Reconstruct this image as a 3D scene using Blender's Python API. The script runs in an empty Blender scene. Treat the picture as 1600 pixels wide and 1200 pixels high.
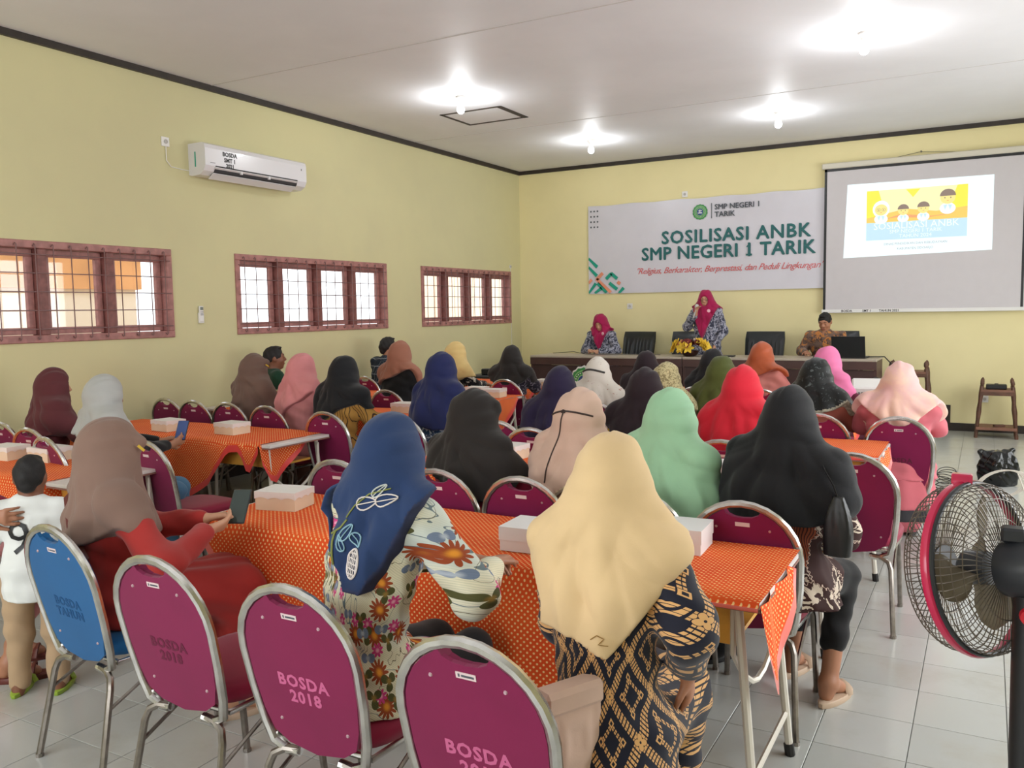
import bpy, math, random, numpy as np
from mathutils import Vector, Matrix, Euler
import openvdb as vdb
random.seed(7)
PI = math.pi
C = bpy.context.scene.collection
S = bpy.context.scene

# ------------------------------------------------------------------ camera, world, lights, exposure
cam = bpy.data.objects.new('camera', bpy.data.cameras.new('camera')); C.objects.link(cam)
_y, _p, _r = 0.5086, 0.0855, -0.0166
_f = Vector((-math.sin(_y)*math.cos(_p), math.cos(_y)*math.cos(_p), -math.sin(_p)))
_rt = Vector((math.cos(_y), math.sin(_y), 0)); _up = _rt.cross(_f)
_r2 = math.cos(_r)*_rt + math.sin(_r)*_up; _u2 = -math.sin(_r)*_rt + math.cos(_r)*_up
M = Matrix((( _r2.x, _u2.x, -_f.x, 0), (_r2.y, _u2.y, -_f.y, 0), (_r2.z, _u2.z, -_f.z, 1.628), (0, 0, 0, 1)))
cam.matrix_world = M
cam.data.sensor_width = 36; cam.data.lens = 36*1331.64/1600; cam.data.clip_start = 0.05
S.camera = cam
S.view_settings.view_transform = 'Standard'; S.view_settings.look = 'None'
S.view_settings.gamma = 1; S.view_settings.use_curve_mapping = False
S.view_settings.exposure = 0.16
w = bpy.data.worlds.new('daylight'); S.world = w; w.use_nodes = True
w.node_tree.nodes['Background'].inputs[0].default_value = (0.93, 0.96, 1.0, 1)
w.node_tree.nodes['Background'].inputs[1].default_value = 2.6
def area(name, loc, rot, sx, sy, power, col):
    l = bpy.data.lights.new(name, 'AREA'); l.shape = 'RECTANGLE'; l.size = sx; l.size_y = sy
    l.energy = power; l.color = col
    o = bpy.data.objects.new(name, l); o.location = loc; o.rotation_euler = rot; C.objects.link(o); return o
area('daylight_right_front', (2.17, 8.6, 1.75), (0, PI/2, 0), 1.9, 3.4, 62, (.96, .985, 1))
area('daylight_right_middle', (2.17, 4.2, 1.75), (0, PI/2, 0), 1.9, 3.4, 70, (.96, .985, 1))
area('added_back_fill', (-3.0, -1.95, 1.95), (PI/2, 0, 0), 5.2, 1.9, 88, (.96, .985, 1))  # unseen area lamp added behind the camera to light the room
def bulb_light(loc, e):
    l = bpy.data.lights.new('bulb_light', 'POINT'); l.energy = e; l.shadow_soft_size = 0.045; l.color = (.93, .97, 1)
    o = bpy.data.objects.new('bulb_light', l); o.location = loc; C.objects.link(o)

# ------------------------------------------------------------------ helpers
def lin(c):
    out = []
    for v in c[:3]:
        v = v/255.0
        out.append(v/12.92 if v <= .04045 else ((v+.055)/1.055)**2.4)
    return (out[0], out[1], out[2], 1)
class Nt:
    def __init__(s, name, rough=.6, metal=0., spec=.5):
        s.m = bpy.data.materials.new(name); s.m.use_nodes = True
        s.t = s.m.node_tree; s.b = s.t.nodes['Principled BSDF']
        s.b.inputs['Roughness'].default_value = rough; s.b.inputs['Metallic'].default_value = metal
        s.b.inputs['Specular IOR Level'].default_value = spec
    def n(s, ty, **kw):
        nd = s.t.nodes.new(ty)
        for k, v in kw.items():
            setattr(nd, k, v)
        return nd
    def put(s, sock, v):
        if isinstance(v, bpy.types.NodeSocket): s.t.links.new(v, sock)
        elif v is not None: sock.default_value = v
    def math(s, op, a, b=None, c=None):
        nd = s.n('ShaderNodeMath', operation=op)
        s.put(nd.inputs[0], a)
        if b is not None: s.put(nd.inputs[1], b)
        if c is not None: s.put(nd.inputs[2], c)
        return nd.outputs[0]
    def coord(s, which='Object'): return s.n('ShaderNodeTexCoord').outputs[which]
    def xyz(s, v):
        nd = s.n('ShaderNodeSeparateXYZ'); s.put(nd.inputs[0], v); return nd.outputs
    def comb(s, x, y, z=0.):
        nd = s.n('ShaderNodeCombineXYZ')
        for i, v in enumerate((x, y, z)): s.put(nd.inputs[i], v)
        return nd.outputs[0]
    def noise(s, vec, scale, detail=3, rough=.5, dist=0.):
        nd = s.n('ShaderNodeTexNoise'); s.put(nd.inputs['Vector'], vec)
        nd.inputs['Scale'].default_value = scale; nd.inputs['Detail'].default_value = detail
        nd.inputs['Roughness'].default_value = rough; nd.inputs['Distortion'].default_value = dist
        return nd.outputs[0]
    def mix(s, f, a, b):
        nd = s.n('ShaderNodeMix', data_type='RGBA'); s.put(nd.inputs[0], f); s.put(nd.inputs[6], a); s.put(nd.inputs[7], b)
        return nd.outputs[2]
    def ss(s, v, a, b):     # smoothstep a..b
        nd = s.n('ShaderNodeMapRange', interpolation_type='SMOOTHSTEP'); s.put(nd.inputs[0], v)
        nd.inputs[1].default_value = a; nd.inputs[2].default_value = b; return nd.outputs[0]
    def color(s, v): s.put(s.b.inputs['Base Color'], v)
    def bump(s, h, strength=.3, dist=.002):
        nd = s.n('ShaderNodeBump'); nd.inputs['Strength'].default_value = strength; nd.inputs['Distance'].default_value = dist
        s.put(nd.inputs['Height'], h); s.t.links.new(nd.outputs[0], s.b.inputs['Normal'])
_mc = {}
def mat(name, col, rough=.6, metal=0., var=.0, vs=8., bump=0., bs=60., spec=.5, sheen=0., coat=0.):
    if name in _mc: return _mc[name]
    t = Nt(name, rough, metal, spec); c = lin(col)
    if var or bump:
        co = t.coord()
        if var:
            d = tuple(x*(1-var) for x in c[:3])+(1,); e = tuple(min(1, x*(1+var)) for x in c[:3])+(1,)
            t.color(t.mix(t.ss(t.noise(co, vs), .3, .7), d, e))
        else: t.color(c)
        if bump: t.bump(t.noise(co, bs, 2), bump, .003)
    else: t.color(c)
    if sheen: t.b.inputs['Sheen Weight'].default_value = sheen
    if coat: t.b.inputs['Coat Weight'].default_value = coat
    _mc[name] = t.m; return t.m
def fabric(name, col, rough=.85, var=.06, bump=.12): return mat(name, col, rough, 0, var, 5., bump, 260., .25, .15)

class MB:
    def __init__(s): s.v = []; s.f = []; s.mi = []; s.uv = None
    def add(s, vs, fs, mi=0):
        o = len(s.v); s.v += [tuple(v) for v in vs]; s.f += [tuple(o+i for i in f) for f in fs]; s.mi += [mi]*len(fs); return s
    def box(s, lo, hi, mi=0, mtx=None, bev=0.):
        (a, b, c), (d, e, f) = lo, hi
        if bev:
            bv = bev; vs = []; fs = []
            # chamfered box: 24 verts
            for sx in (0, 1):
                for sy in (0, 1):
                    for sz in (0, 1):
                        X = (a, d)[sx]; Y = (b, e)[sy]; Z = (c, f)[sz]
                        ix = X+(bv if sx == 0 else -bv); iy = Y+(bv if sy == 0 else -bv); iz = Z+(bv if sz == 0 else -bv)
                        vs += [(X, iy, iz), (ix, Y, iz), (ix, iy, Z)]
            I = lambda x, y, z, k: (x*4+y*2+z)*3+k
            for sx in (0, 1):
                q = [I(sx, 0, 0, 0), I(sx, 1, 0, 0), I(sx, 1, 1, 0), I(sx, 0, 1, 0)]; fs.append(q if sx else q[::-1])
                q = [I(0, sx, 0, 1), I(0, sx, 1, 1), I(1, sx, 1, 1), I(1, sx, 0, 1)]; fs.append(q if sx else q[::-1])
                q = [I(0, 0, sx, 2), I(1, 0, sx, 2), I(1, 1, sx, 2), I(0, 1, sx, 2)]; fs.append(q if sx else q[::-1])
            for u in (0, 1):
                for v in (0, 1):
                    fs.append([I(0, u, v, 1), I(1, u, v, 1), I(1, u, v, 2), I(0, u, v, 2)])
                    fs.append([I(u, 0, v, 0), I(u, 1, v, 0), I(u, 1, v, 2), I(u, 0, v, 2)])
                    fs.append([I(u, v, 0, 0), I(u, v, 1, 0), I(u, v, 1, 1), I(u, v, 0, 1)])
                    for z in (0, 1): fs.append([I(u, v, z, 0), I(u, v, z, 1), I(u, v, z, 2)])
        else:
            vs = [(a, b, c), (d, b, c), (d, e, c), (a, e, c), (a, b, f), (d, b, f), (d, e, f), (a, e, f)]
            fs = [(3, 2, 1, 0), (4, 5, 6, 7), (0, 1, 5, 4), (1, 2, 6, 5), (2, 3, 7, 6), (3, 0, 4, 7)]
        if mtx is not None: vs = [mtx @ Vector(v) for v in vs]
        return s.add(vs, fs, mi)
    def tube(s, pts, r, n=8, closed=False, mi=0, flat=None, ref=(0, 0, 1)):
        P = [Vector(p) for p in pts]; L = len(P); rr = r if isinstance(r, (list, tuple)) else [r]*L
        vs = []; fs = []; pu = None
        for i in range(L):
            if closed: t = P[(i+1) % L]-P[i-1]
            else: t = P[min(i+1, L-1)]-P[max(i-1, 0)]
            t.normalize()
            if pu is None:
                u = Vector(ref)-t*Vector(ref).dot(t)
                if u.length < .05: u = Vector((1, 0, 0))-t*t.x
            else: u = pu-t*pu.dot(t)
            u.normalize(); pu = u; v = t.cross(u)
            for k in range(n):
                a = 2*PI*k/n; ca, sa = math.cos(a), math.sin(a)
                if flat: vs.append(P[i]+u*(ca*rr[i]*flat[0])+v*(sa*rr[i]*flat[1]))
                else: vs.append(P[i]+u*(ca*rr[i])+v*(sa*rr[i]))
        for i in range(L if closed else L-1):
            j = (i+1) % L
            for k in range(n): fs.append((i*n+k, i*n+(k+1) % n, j*n+(k+1) % n, j*n+k))
        if not closed: fs += [tuple(range(n))[::-1], tuple((L-1)*n+k for k in range(n))]
        return s.add(vs, fs, mi)
    def lathe(s, prof, n=16, c=(0, 0, 0), axis=None, mi=0):
        vs = []; fs = []; c = Vector(c)
        R = Matrix.Identity(3) if axis is None else Vector(axis).to_track_quat('Z', 'Y').to_matrix()
        for (r, z) in prof:
            for k in range(n):
                a = 2*PI*k/n; vs.append(c+R @ Vector((r*math.cos(a), r*math.sin(a), z)))
        m = len(prof)
        for i in range(m-1):
            for k in range(n): fs.append((i*n+k, i*n+(k+1) % n, (i+1)*n+(k+1) % n, (i+1)*n+k))
        fs += [tuple(range(n))[::-1], tuple((m-1)*n+k for k in range(n))]
        return s.add(vs, fs, mi)
    def prism(s, poly, fn, t0, t1, mi=0):     # 2D polygon mapped by fn(u, v, t)
        n = len(poly)
        vs = [fn(u, v, t0) for u, v in poly]+[fn(u, v, t1) for u, v in poly]
        return s.add(vs, [tuple(range(n))[::-1], tuple(range(n, 2*n))]+[(i, (i+1) % n, n+(i+1) % n, n+i) for i in range(n)], mi)
    def xf(s, m): s.v = [tuple(m @ Vector(v)) for v in s.v]; return s
    def mesh(s, name, mats, smooth=False, fix=True):
        me = bpy.data.meshes.new(name); me.from_pydata(s.v, [], s.f)
        for m in (mats if isinstance(mats, (list, tuple)) else [mats]): me.materials.append(m)
        me.polygons.foreach_set('material_index', s.mi)
        if s.uv is not None:
            l = me.uv_layers.new(name='UVMap'); vi = np.empty(len(me.loops), dtype=np.int32); me.loops.foreach_get('vertex_index', vi)
            l.data.foreach_set('uv', np.asarray(s.uv, dtype=np.float32)[vi].ravel())
        if fix:
            import bmesh
            b = bmesh.new(); b.from_mesh(me); bmesh.ops.recalc_face_normals(b, faces=b.faces); b.to_mesh(me); b.free()
        if smooth:
            me.shade_smooth()
            if smooth != 'all': me.set_sharp_from_angle(angle=math.radians(40))
        me.update(); return me
    def obj(s, name, mats, parent=None, smooth=False, fix=True):
        o = bpy.data.objects.new(name, s.mesh(name, mats, smooth, fix)); C.objects.link(o)
        if parent is not None: o.parent = parent
        return o
def tag(o, label=None, cat=None, group=None, kind=None):
    if label: o['label'] = label
    if cat: o['category'] = cat
    if group: o['group'] = group
    if kind: o['kind'] = kind
    return o
def thing(name, label, cat, loc=(0, 0, 0), rz=0., group=None):
    o = bpy.data.objects.new(name, None); o.empty_display_size = .1; C.objects.link(o)
    o.location = loc; o.rotation_euler = (0, 0, rz); return tag(o, label, cat, group)
def copy_tree(o, parent=None):
    c = o.copy(); C.objects.link(c)
    if parent is not None: c.parent = parent
    for ch in list(o.children): copy_tree(ch, c)
    return c
_tcache = {}
def text_geo(txt, size, ext=.0006, offset=0., shear=0., space=1., lspace=1., align='CENTER'):
    key = (txt, size, ext, offset, shear, space, align)
    if key in _tcache: return _tcache[key]
    cu = bpy.data.curves.new('t', 'FONT'); cu.body = txt; cu.size = size; cu.extrude = ext; cu.offset = offset; cu.shear = shear
    cu.space_character = space; cu.space_line = lspace; cu.align_x = align; cu.align_y = 'CENTER'; cu.resolution_u = 2
    o = bpy.data.objects.new('t', cu); C.objects.link(o)
    dg = bpy.context.evaluated_depsgraph_get(); me = bpy.data.meshes.new_from_object(o.evaluated_get(dg))
    bpy.data.objects.remove(o); bpy.data.curves.remove(cu)
    g = ([v.co.copy() for v in me.vertices], [tuple(p.vertices) for p in me.polygons]); bpy.data.meshes.remove(me)
    _tcache[key] = g; return g
def add_bold(mb, txt, size, mtx, d, **kw):      # heavier lettering: shifted copies, each a hair further out
    for q, (dx, dz) in enumerate(((0, 0), (-d, 0), (d, 0), (0, -d), (0, d), (-d*.7, d*.7), (d*.7, -d*.7))):
        add_text(mb, txt, size, Matrix.Translation((dx, -.0013*q, dz)) @ mtx, **kw)
def add_text(mb, txt, size, mtx, mi=0, **kw):
    v, f = text_geo(txt, size, **kw); mb.add([mtx @ p for p in v], f, mi); return mb
RX90 = Matrix.Rotation(PI/2, 4, 'X')     # text standing up, read from -y

# ------------------------------------------------------------------ room shell
XL, XR, YF, YB, H = -6.65, 2.2, 12.27, -2.0, 3.85
def wallmat(name, c, d):
    t = Nt(name, .75, 0, .3); co = t.coord(); n = t.noise(co, .7, 4, .6)
    t.color(t.mix(t.ss(n, .3, .7), lin(c), lin(d))); t.bump(t.noise(co, 40, 3), .15, .002); return t.m
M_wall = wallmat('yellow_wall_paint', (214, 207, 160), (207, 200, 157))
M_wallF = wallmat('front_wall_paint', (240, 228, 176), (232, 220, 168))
M_ceil = wallmat('ceiling_paint', (234, 234, 237), (226, 226, 229)); M_ceil.node_tree.nodes['Principled BSDF'].inputs['Roughness'].default_value = .55
M_trim = mat('dark_trim', (48, 40, 34), .5, var=.2)
M_grout = mat('grout', (120, 122, 118), .9)
def tile_mat():
    t = Nt('white_floor_tile', .16, 0, .5); co = t.coord()
    oi = t.n('ShaderNodeObjectInfo').outputs['Random']
    base = t.mix(oi, lin((176, 178, 174)), lin((190, 192, 188)))
    g = t.noise(t.n('ShaderNodeNewGeometry').outputs['Position'], 2.3, 5, .65)
    t.color(t.mix(t.ss(g, .45, .8), base, lin((172, 170, 160))))
    t.put(t.b.inputs['Roughness'], t.math('MULTIPLY_ADD', g, .22, .08)); t.bump(t.noise(t.n('ShaderNodeNewGeometry').outputs['Position'], 3, 2), .04, .01); return t.m
M_tile = tile_mat()
fl = MB().box((XL-.2, YB-.2, -.12), (XR+.2, YF+.2, -.004)).obj('floor', M_grout); tag(fl, kind='structure')
ce = MB().box((XL-.2, YB-.2, H), (XR+.2, YF+.2, H+.12)).obj('ceiling', M_ceil); tag(ce, kind='structure')
TP, OX, OY = .32, -.2106, 3.5406
tl = MB().box((.0016, .0016, -.008), (TP-.0016, TP-.0016, 0), bev=.0012).mesh('tile', M_tile)
imv = M.inverted()
def vis(p):
    q = imv @ Vector(p)
    if q.z > -.1: return None
    u = q.x/-q.z*1331.64+800; v = 600-q.y/-q.z*1331.64
    return -q.z if (-60 < u < 1660 and -40 < v < 1290) else None
cells = []
for i in range(int((XL-OX)/TP)-1, int((XR-OX)/TP)+1):
    for j in range(int((YB-OY)/TP)-1, int((YF-OY)/TP)+1):
        x, y = OX+i*TP, OY+j*TP
        if x+TP < XL or x > XR or y+TP < YB or y > YF: continue
        d = vis((x+TP/2, y+TP/2, 0)); cells.append((d if d else 1e3+abs(x)+abs(y), x, y))
cells.sort()
rest = MB()
for k, (d, x, y) in enumerate(cells):
    if k < 300 and d < 900:
        o = bpy.data.objects.new('tile', tl); C.objects.link(o); o.parent = fl; o.location = (x, y, 0)
    else:
        x0, x1, y0, y1 = max(x, XL)+.0016, min(x+TP, XR)-.0016, max(y, YB)+.0016, min(y+TP, YF)-.0016
        if x1 > x0 and y1 > y0: rest.box((x0, y0, -.008), (x1, y1, 0))
tag(rest.obj('tile', M_tile, fl, fix=False), kind='stuff')
# left wall with three window openings
WZ0, WZ1 = 1.435, 2.25
WIN = [(2.965, 5.45), (6.22, 8.71), (9.465, 11.93)]
b = MB(); T = .16
ys = [YB-.2]+[v for q in WIN for v in q]+[YF+.2]
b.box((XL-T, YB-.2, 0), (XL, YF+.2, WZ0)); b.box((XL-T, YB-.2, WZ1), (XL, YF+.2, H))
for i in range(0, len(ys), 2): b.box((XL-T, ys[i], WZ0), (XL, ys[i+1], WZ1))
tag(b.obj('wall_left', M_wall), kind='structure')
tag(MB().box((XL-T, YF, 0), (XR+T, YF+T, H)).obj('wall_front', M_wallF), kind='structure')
# right wall: two wide window openings; back wall: unseen opening band, added to let light in
b = MB()
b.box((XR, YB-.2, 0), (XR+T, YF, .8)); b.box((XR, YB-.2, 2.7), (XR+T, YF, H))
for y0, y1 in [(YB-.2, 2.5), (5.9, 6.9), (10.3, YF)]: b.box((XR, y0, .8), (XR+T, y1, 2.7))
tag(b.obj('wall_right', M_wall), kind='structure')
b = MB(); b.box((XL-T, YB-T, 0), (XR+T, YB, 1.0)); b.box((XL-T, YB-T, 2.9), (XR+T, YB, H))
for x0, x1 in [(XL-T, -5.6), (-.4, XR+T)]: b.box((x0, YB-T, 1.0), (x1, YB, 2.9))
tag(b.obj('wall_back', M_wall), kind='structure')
# ceiling cornice (dark) and baseboards
tag(MB().box((XL, YB, H-.055), (XL+.035, YF, H)).obj('trim_1', M_trim), kind='structure')
b = MB().box((XL, YF-.035, H-.055), (XR, YF, H)); b.box((-4.0, YF-.045, H-.06), (-3.7, YF-.03, H-.03))
tag(b.obj('trim_2', M_trim), kind='structure')
tag(MB().box((XL, YB, 0), (XL+.012, 9.8, .12)).obj('baseboard_left', M_trim), kind='structure')
b = MB().box((-.38, YF-.014, 0), (XR, YF, .1)).box((-.515, YF-.016, 0), (-.38, YF, .33))
tag(b.obj('baseboard_front', M_trim), kind='structure')
# ceiling panel joint battens and access hatch
b = MB()
for (x0, y0, x1, y1) in [(-4.73, 8.26, -4.69, 8.87), (-5.46, 8.25, -5.45, 8.86), (-5.46, 8.25, -4.7, 8.26), (-5.46, 8.86, -4.69, 8.87)]:
    b.box((min(x0, x1)-.012, min(y0, y1)-.012, H-.006), (max(x0, x1)+.012, max(y0, y1)+.012, H+.0))
hatch = b.obj('trim_3', mat('hatch_gap', (70, 62, 55), .8)); tag(hatch, kind='structure')
M_joint = mat('ceiling_joint', (206, 204, 202), .8)
b = MB()
for y in (6.0, 9.35): b.box((XL, y-.008, H-.0025), (XR, y+.008, H))
tag(b.obj('trim_4', M_joint), kind='structure')

# ------------------------------------------------------------------ windows with casements, glass and grilles
M_wood = mat('hazed_reddish_wood', (168, 116, 110), .5, var=.18, vs=14., bump=.1)  # haze from the window glow is put into this lighter wood colour
M_woodd = mat('dark_window_wood', (130, 80, 74), .5, var=.2, vs=14.)
M_bar = mat('grille_steel', (128, 96, 94), .45, .3)
def glass_mat():
    m = bpy.data.materials.new('window_glass'); m.use_nodes = True; t = m.node_tree; t.nodes.clear()
    o = t.nodes.new('ShaderNodeOutputMaterial'); g = t.nodes.new('ShaderNodeBsdfGlossy'); g.inputs['Roughness'].default_value = .02
    tr = t.nodes.new('ShaderNodeBsdfTransparent'); tr.inputs[0].default_value = (.93, .95, .95, 1); mx = t.nodes.new('ShaderNodeMixShader')
    mx.inputs[0].default_value = .06
    t.links.new(tr.outputs[0], mx.inputs[1]); t.links.new(g.outputs[0], mx.inputs[2]); t.links.new(mx.outputs[0], o.inputs[0]); return m
M_glass = glass_mat()
for wi, (y0, y1) in enumerate(WIN):
    z0, z1 = WZ0, WZ1; fw = .062
    root = MB()
    # outer frame, slightly proud of the wall
    for lo, hi in [((XL-.13, y0, z0), (XL+.018, y1, z0+fw)), ((XL-.13, y0, z1-fw), (XL+.018, y1, z1)),
                   ((XL-.13, y0, z0+fw), (XL+.018, y0+fw, z1-fw)), ((XL-.13, y1-fw, z0+fw), (XL+.018, y1, z1-fw))]: root.box(lo, hi, bev=.006)
    r = root.obj('window_%d' % (wi+1), M_wood); tag(r, kind='structure')
    L = (y1-y0-2*fw); mw = .075; cw = (L-3*mw)/4
    for k in range(3):
        ym = y0+fw+(k+1)*cw+k*mw
        MB().box((XL-.13, ym, z0+fw), (XL+.005, ym+mw, z1-fw), bev=.005).obj('mullion', M_woodd, r)
    for k in range(4):
        a = y0+fw+k*(cw+mw)+.004; c = a+cw-.008; sw = .055; xa, xb = XL-.105, XL-.065
        s = MB()
        for lo, hi in [((xa, a, z0+fw+.004), (xb, c, z0+fw+.06)), ((xa, a, z1-fw-.06), (xb, c, z1-fw-.004)),
                       ((xa, a, z0+fw+.06), (xb, a+sw, z1-fw-.06)), ((xa, c-sw, z0+fw+.06), (xb, c, z1-fw-.06))]: s.box(lo, hi, bev=.004)
        so = s.obj('casement', M_wood, r)
        MB().box((XL-.088, a+sw, z0+fw+.06), (XL-.084, c-sw, z1-fw-.06)).obj('pane', M_glass, so)
    # grille
    gx = XL+.026
    for k in range(5):
        z = z0+.11+k*(z1-z0-.22)/4
        MB().tube([(gx, y0+.03, z), (gx, y1-.03, z)], .0045, 6).obj('grille_bar', M_bar, r, smooth=True)
    nv = 16
    gv = MB().tube([(gx-.006, 0, z0+.045), (gx+.008, 0.006, z0+.025), (gx+.010, .012, z0+.035), (gx+.009, .012, z0+.06), (gx+.009, .012, z1-.06), (gx+.010, .012, z1-.035), (gx+.008, .006, z1-.025), (gx-.006, 0, z1-.045)], .0045, 6).mesh('grille_bar', M_bar, True)
    for k in range(nv):
        o = bpy.data.objects.new('grille_bar', gv); C.objects.link(o); o.parent = r; o.location = (0, y0+.09+k*(y1-y0-.2)/(nv-1), 0)
# building and eave outside the windows
M_out = mat('outside_orange_wall', (236, 168, 118), .9, var=.1, vs=2.)
bo = thing('neighbouring_building', 'orange painted building seen through the leftmost window and its grille', 'building', (-9.6, 3.0, 0))
MB().box((-.3, -2.2, 0), (0, 4.3, 1.98)).obj('wall', mat('outside_glare_wall', (250, 226, 210), .9), bo)  # overexposed outdoor glare put into the wall's pale colour
MB().box((-.3, -2.2, 1.98), (.06, 4.35, 2.75)).obj('fascia', M_out, bo)
MB().box((-.9, -2.4, 2.75), (.35, 4.4, 2.9)).obj('eave', mat('outside_eave', (150, 112, 90), .9), bo)
bo2 = thing('outside_screen_wall', 'pale peach boarded wall outside the far window', 'wall', (-9.3, 13.0, 0))
for k in range(12): MB().box((-.2, .35*k, 0), (0, .35*k+.33, 2.5)).obj('board', mat('outside_peach', (250, 222, 196), .9), bo2)
gr = MB().box((-60, -60, -.35), (XL-T-.01, 60, -.3)).obj('ground', mat('outside_ground', (150, 148, 140), .95)); tag(gr, kind='structure')

# ------------------------------------------------------------------ stage platform
M_stile = mat('stage_tile', (204, 204, 200), .2, var=.05)
SZ, SY = .25, 9.75
b = MB().box((XL, SY, 0), (-.52, YF, SZ-.006)).obj('trim_5', M_grout); tag(b, kind='structure')
st = MB()
for i in range(20):
    for j in range(8):
        x1 = -.52-i*TP; y1 = YF-j*TP; x0 = max(x1-TP, XL); y0 = max(y1-TP, SY)
        if x1-x0 > .01 and y1-y0 > .01: st.box((x0+.0015, y0+.0015, SZ-.01), (x1-.0015, y1-.0015, SZ))
for i in range(20):
    x1 = -.52-i*TP; x0 = max(x1-TP, XL)
    st.box((x0+.0015, SY-.008, .002), (x1-.0015, SY, SZ))
for j in range(8):
    y1 = YF-j*TP; y0 = max(y1-TP, SY); st.box((-.52, y0+.0015, .002), (-.512, y1-.0015, SZ))
tag(st.obj('tile', M_stile, b, fix=False), kind='stuff')

# ------------------------------------------------------------------ banner, screen, wall fittings
M_white = mat('white_plastic', (232, 230, 226), .4)
M_black = mat('black_plastic', (24, 24, 26), .45)
M_ban = mat('banner_vinyl', (214, 211, 219), .32, var=.02, vs=3.)
M_teal = mat('print_teal', (22, 98, 98), .45); M_green = mat('print_green', (20, 158, 132), .45)
M_coral = mat('print_coral', (232, 150, 118), .45); M_redp = mat('print_red', (214, 92, 92), .45); M_greyp = mat('print_grey', (78, 84, 92), .45)
M_emb = mat('emblem_green', (52, 138, 72), .5); M_emb2 = mat('emblem_light', (150, 206, 130), .5); M_blue = mat('emblem_blue', (30, 70, 130), .5)
bx0, bx1, bz0, bz1 = -5.43, -1.9, 1.87, 3.215
BT = thing('event_banner', 'long white vinyl banner printed SOSILISASI ANBK, hung on the front wall', 'banner', ((bx0+bx1)/2, YF-.02, bz0))
def bw(x, z): return .004*math.sin(3.1*x+1.7*z)+.003*math.sin(7*x-2*z)-.006
nx, nz = 60, 12; b = MB()
W_, H_ = bx1-bx0, bz1-bz0
b.v = [(-W_/2+W_*i/nx, bw(i/nx*W_, j/nz*H_), H_*j/nz-.012*math.sin(PI*i/nx*5)**2*(j == nz)) for j in range(nz+1) for i in range(nx+1)]
b.f = [(j*(nx+1)+i, j*(nx+1)+i+1, (j+1)*(nx+1)+i+1, (j+1)*(nx+1)+i) for j in range(nz) for i in range(nx)]; b.mi = [0]*len(b.f)
b.obj('banner_sheet', M_ban, BT, smooth=True, fix=False)
def bm(u, v, s=1.): return Matrix.Translation((-W_/2+u*W_, -.014, v*H_)) @ RX90
tx = MB(); kw = dict(ext=.0005)
add_bold(tx, 'SOSILISASI ANBK', .258, bm(.635, .585), .0075, space=1.10, **kw)
add_bold(tx, 'SMP NEGERI 1 TARIK', .258, bm(.6, .415), .0075, space=1.05, **kw)
def one_serifs(full, upto, size, mtx, sp, align='CENTER'):      # flag and foot of the figure 1
    F_ = [p.x for p in text_geo(full, size, space=sp, **kw)[0]]; L_ = [p for p in text_geo(upto, size, space=sp, **kw)[0]]
    x1 = max(p.x for p in L_)-min(p.x for p in L_)+min(F_); zt = max(p.y for p in L_); zb = min(p.y for p in L_ if p.x > max(q.x for q in L_)-size*.1); xc = x1-size*.055; u = size
    g = lambda a, c, q: tuple(mtx @ Vector((a, c, q)))
    tx.prism([(xc-.16*u, zb), (xc+.16*u, zb), (xc+.16*u, zb+.10*u), (xc-.16*u, zb+.10*u)], g, .008, .0095)
    tx.prism([(xc-.15*u, zt-.20*u), (xc-.11*u, zt-.24*u), (xc+.02*u, zt-.11*u), (xc+.02*u, zt)], g, .008, .0095)
one_serifs('SMP NEGERI 1 TARIK', 'SMP NEGERI 1', .258, bm(.6, .415), 1.05)
tx.obj('lettering', M_teal, BT, fix=False)
tx = MB(); add_text(tx, '"Religius, Berkarakter, Berprestasi, dan Peduli Lingkungan"', .127, bm(.6, .235), shear=.45, space=.92, **kw); tx.obj('lettering', M_redp, BT, fix=False)
tx = MB(); add_bold(tx, 'SMP NEGERI 1\nTARIK', .105, bm(.56, .845), .002, align='LEFT', **kw)
P_ = lambda u, v, t: (-W_/2+u*W_, -.0135-t, v*H_)
tx.prism([(.546, .77), (.549, .77), (.549, .93), (.546, .93)], P_, 0, .001); tx.obj('lettering', M_greyp, BT, fix=False)
def disc(mb, cx, cz, r, t, n=28, sc=0., mi=0, squash=1.):
    return mb.prism([(cx+(r*(1+sc*(k % 2)))*math.cos(2*PI*k/n), cz+(r*(1+sc*(k % 2)))*math.sin(2*PI*k/n)*squash) for k in range(n)], lambda u, v, q: (u, -q, v), t, t+.001, mi)
def emblem(parent, cx, y, cz, R, name='emblem'):
    e = MB()
    for rr, mi, t, sc in ((1, 0, 0, .07), (.84, 1, .0015, 0), (.78, 0, .003, 0), (.52, 1, .0045, 0), (.46, 2, .006, 0)): disc(e, 0, 0, R*rr, t, 28, sc, mi)
    for (u, v, ww, hh) in ((-.3, -.2, .6, .13), (-.06, -.1, .12, .42), (-.22, .1, .16, .1), (.08, .12, .18, .1)):
        e.prism([(R*u, R*v), (R*(u+ww), R*v), (R*(u+ww), R*(v+hh)), (R*u, R*(v+hh))], lambda a, c, q: (a, -q, c), .0075, .0085, 3)
    for k in range(22):
        a = 2*PI*k/22; disc(e, R*.66*math.cos(a), R*.66*math.sin(a), R*.05, .0045, 6, 0, 3)
    e.xf(Matrix.Translation((cx, y, cz))); return e.obj(name, [M_emb, M_emb2, M_blue, M_white], parent, fix=False)
emblem(BT, -W_/2+.5*W_, -.0135, .845*H_, .105)
d = MB()
for i in range(3):
    for j in range(4): disc(d, -W_/2+.05+i*.055, bz1-bz0-.085-j*.08, .014, .0135, 10)
d.obj('dot_pattern', M_greyp, BT, fix=False)
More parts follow.
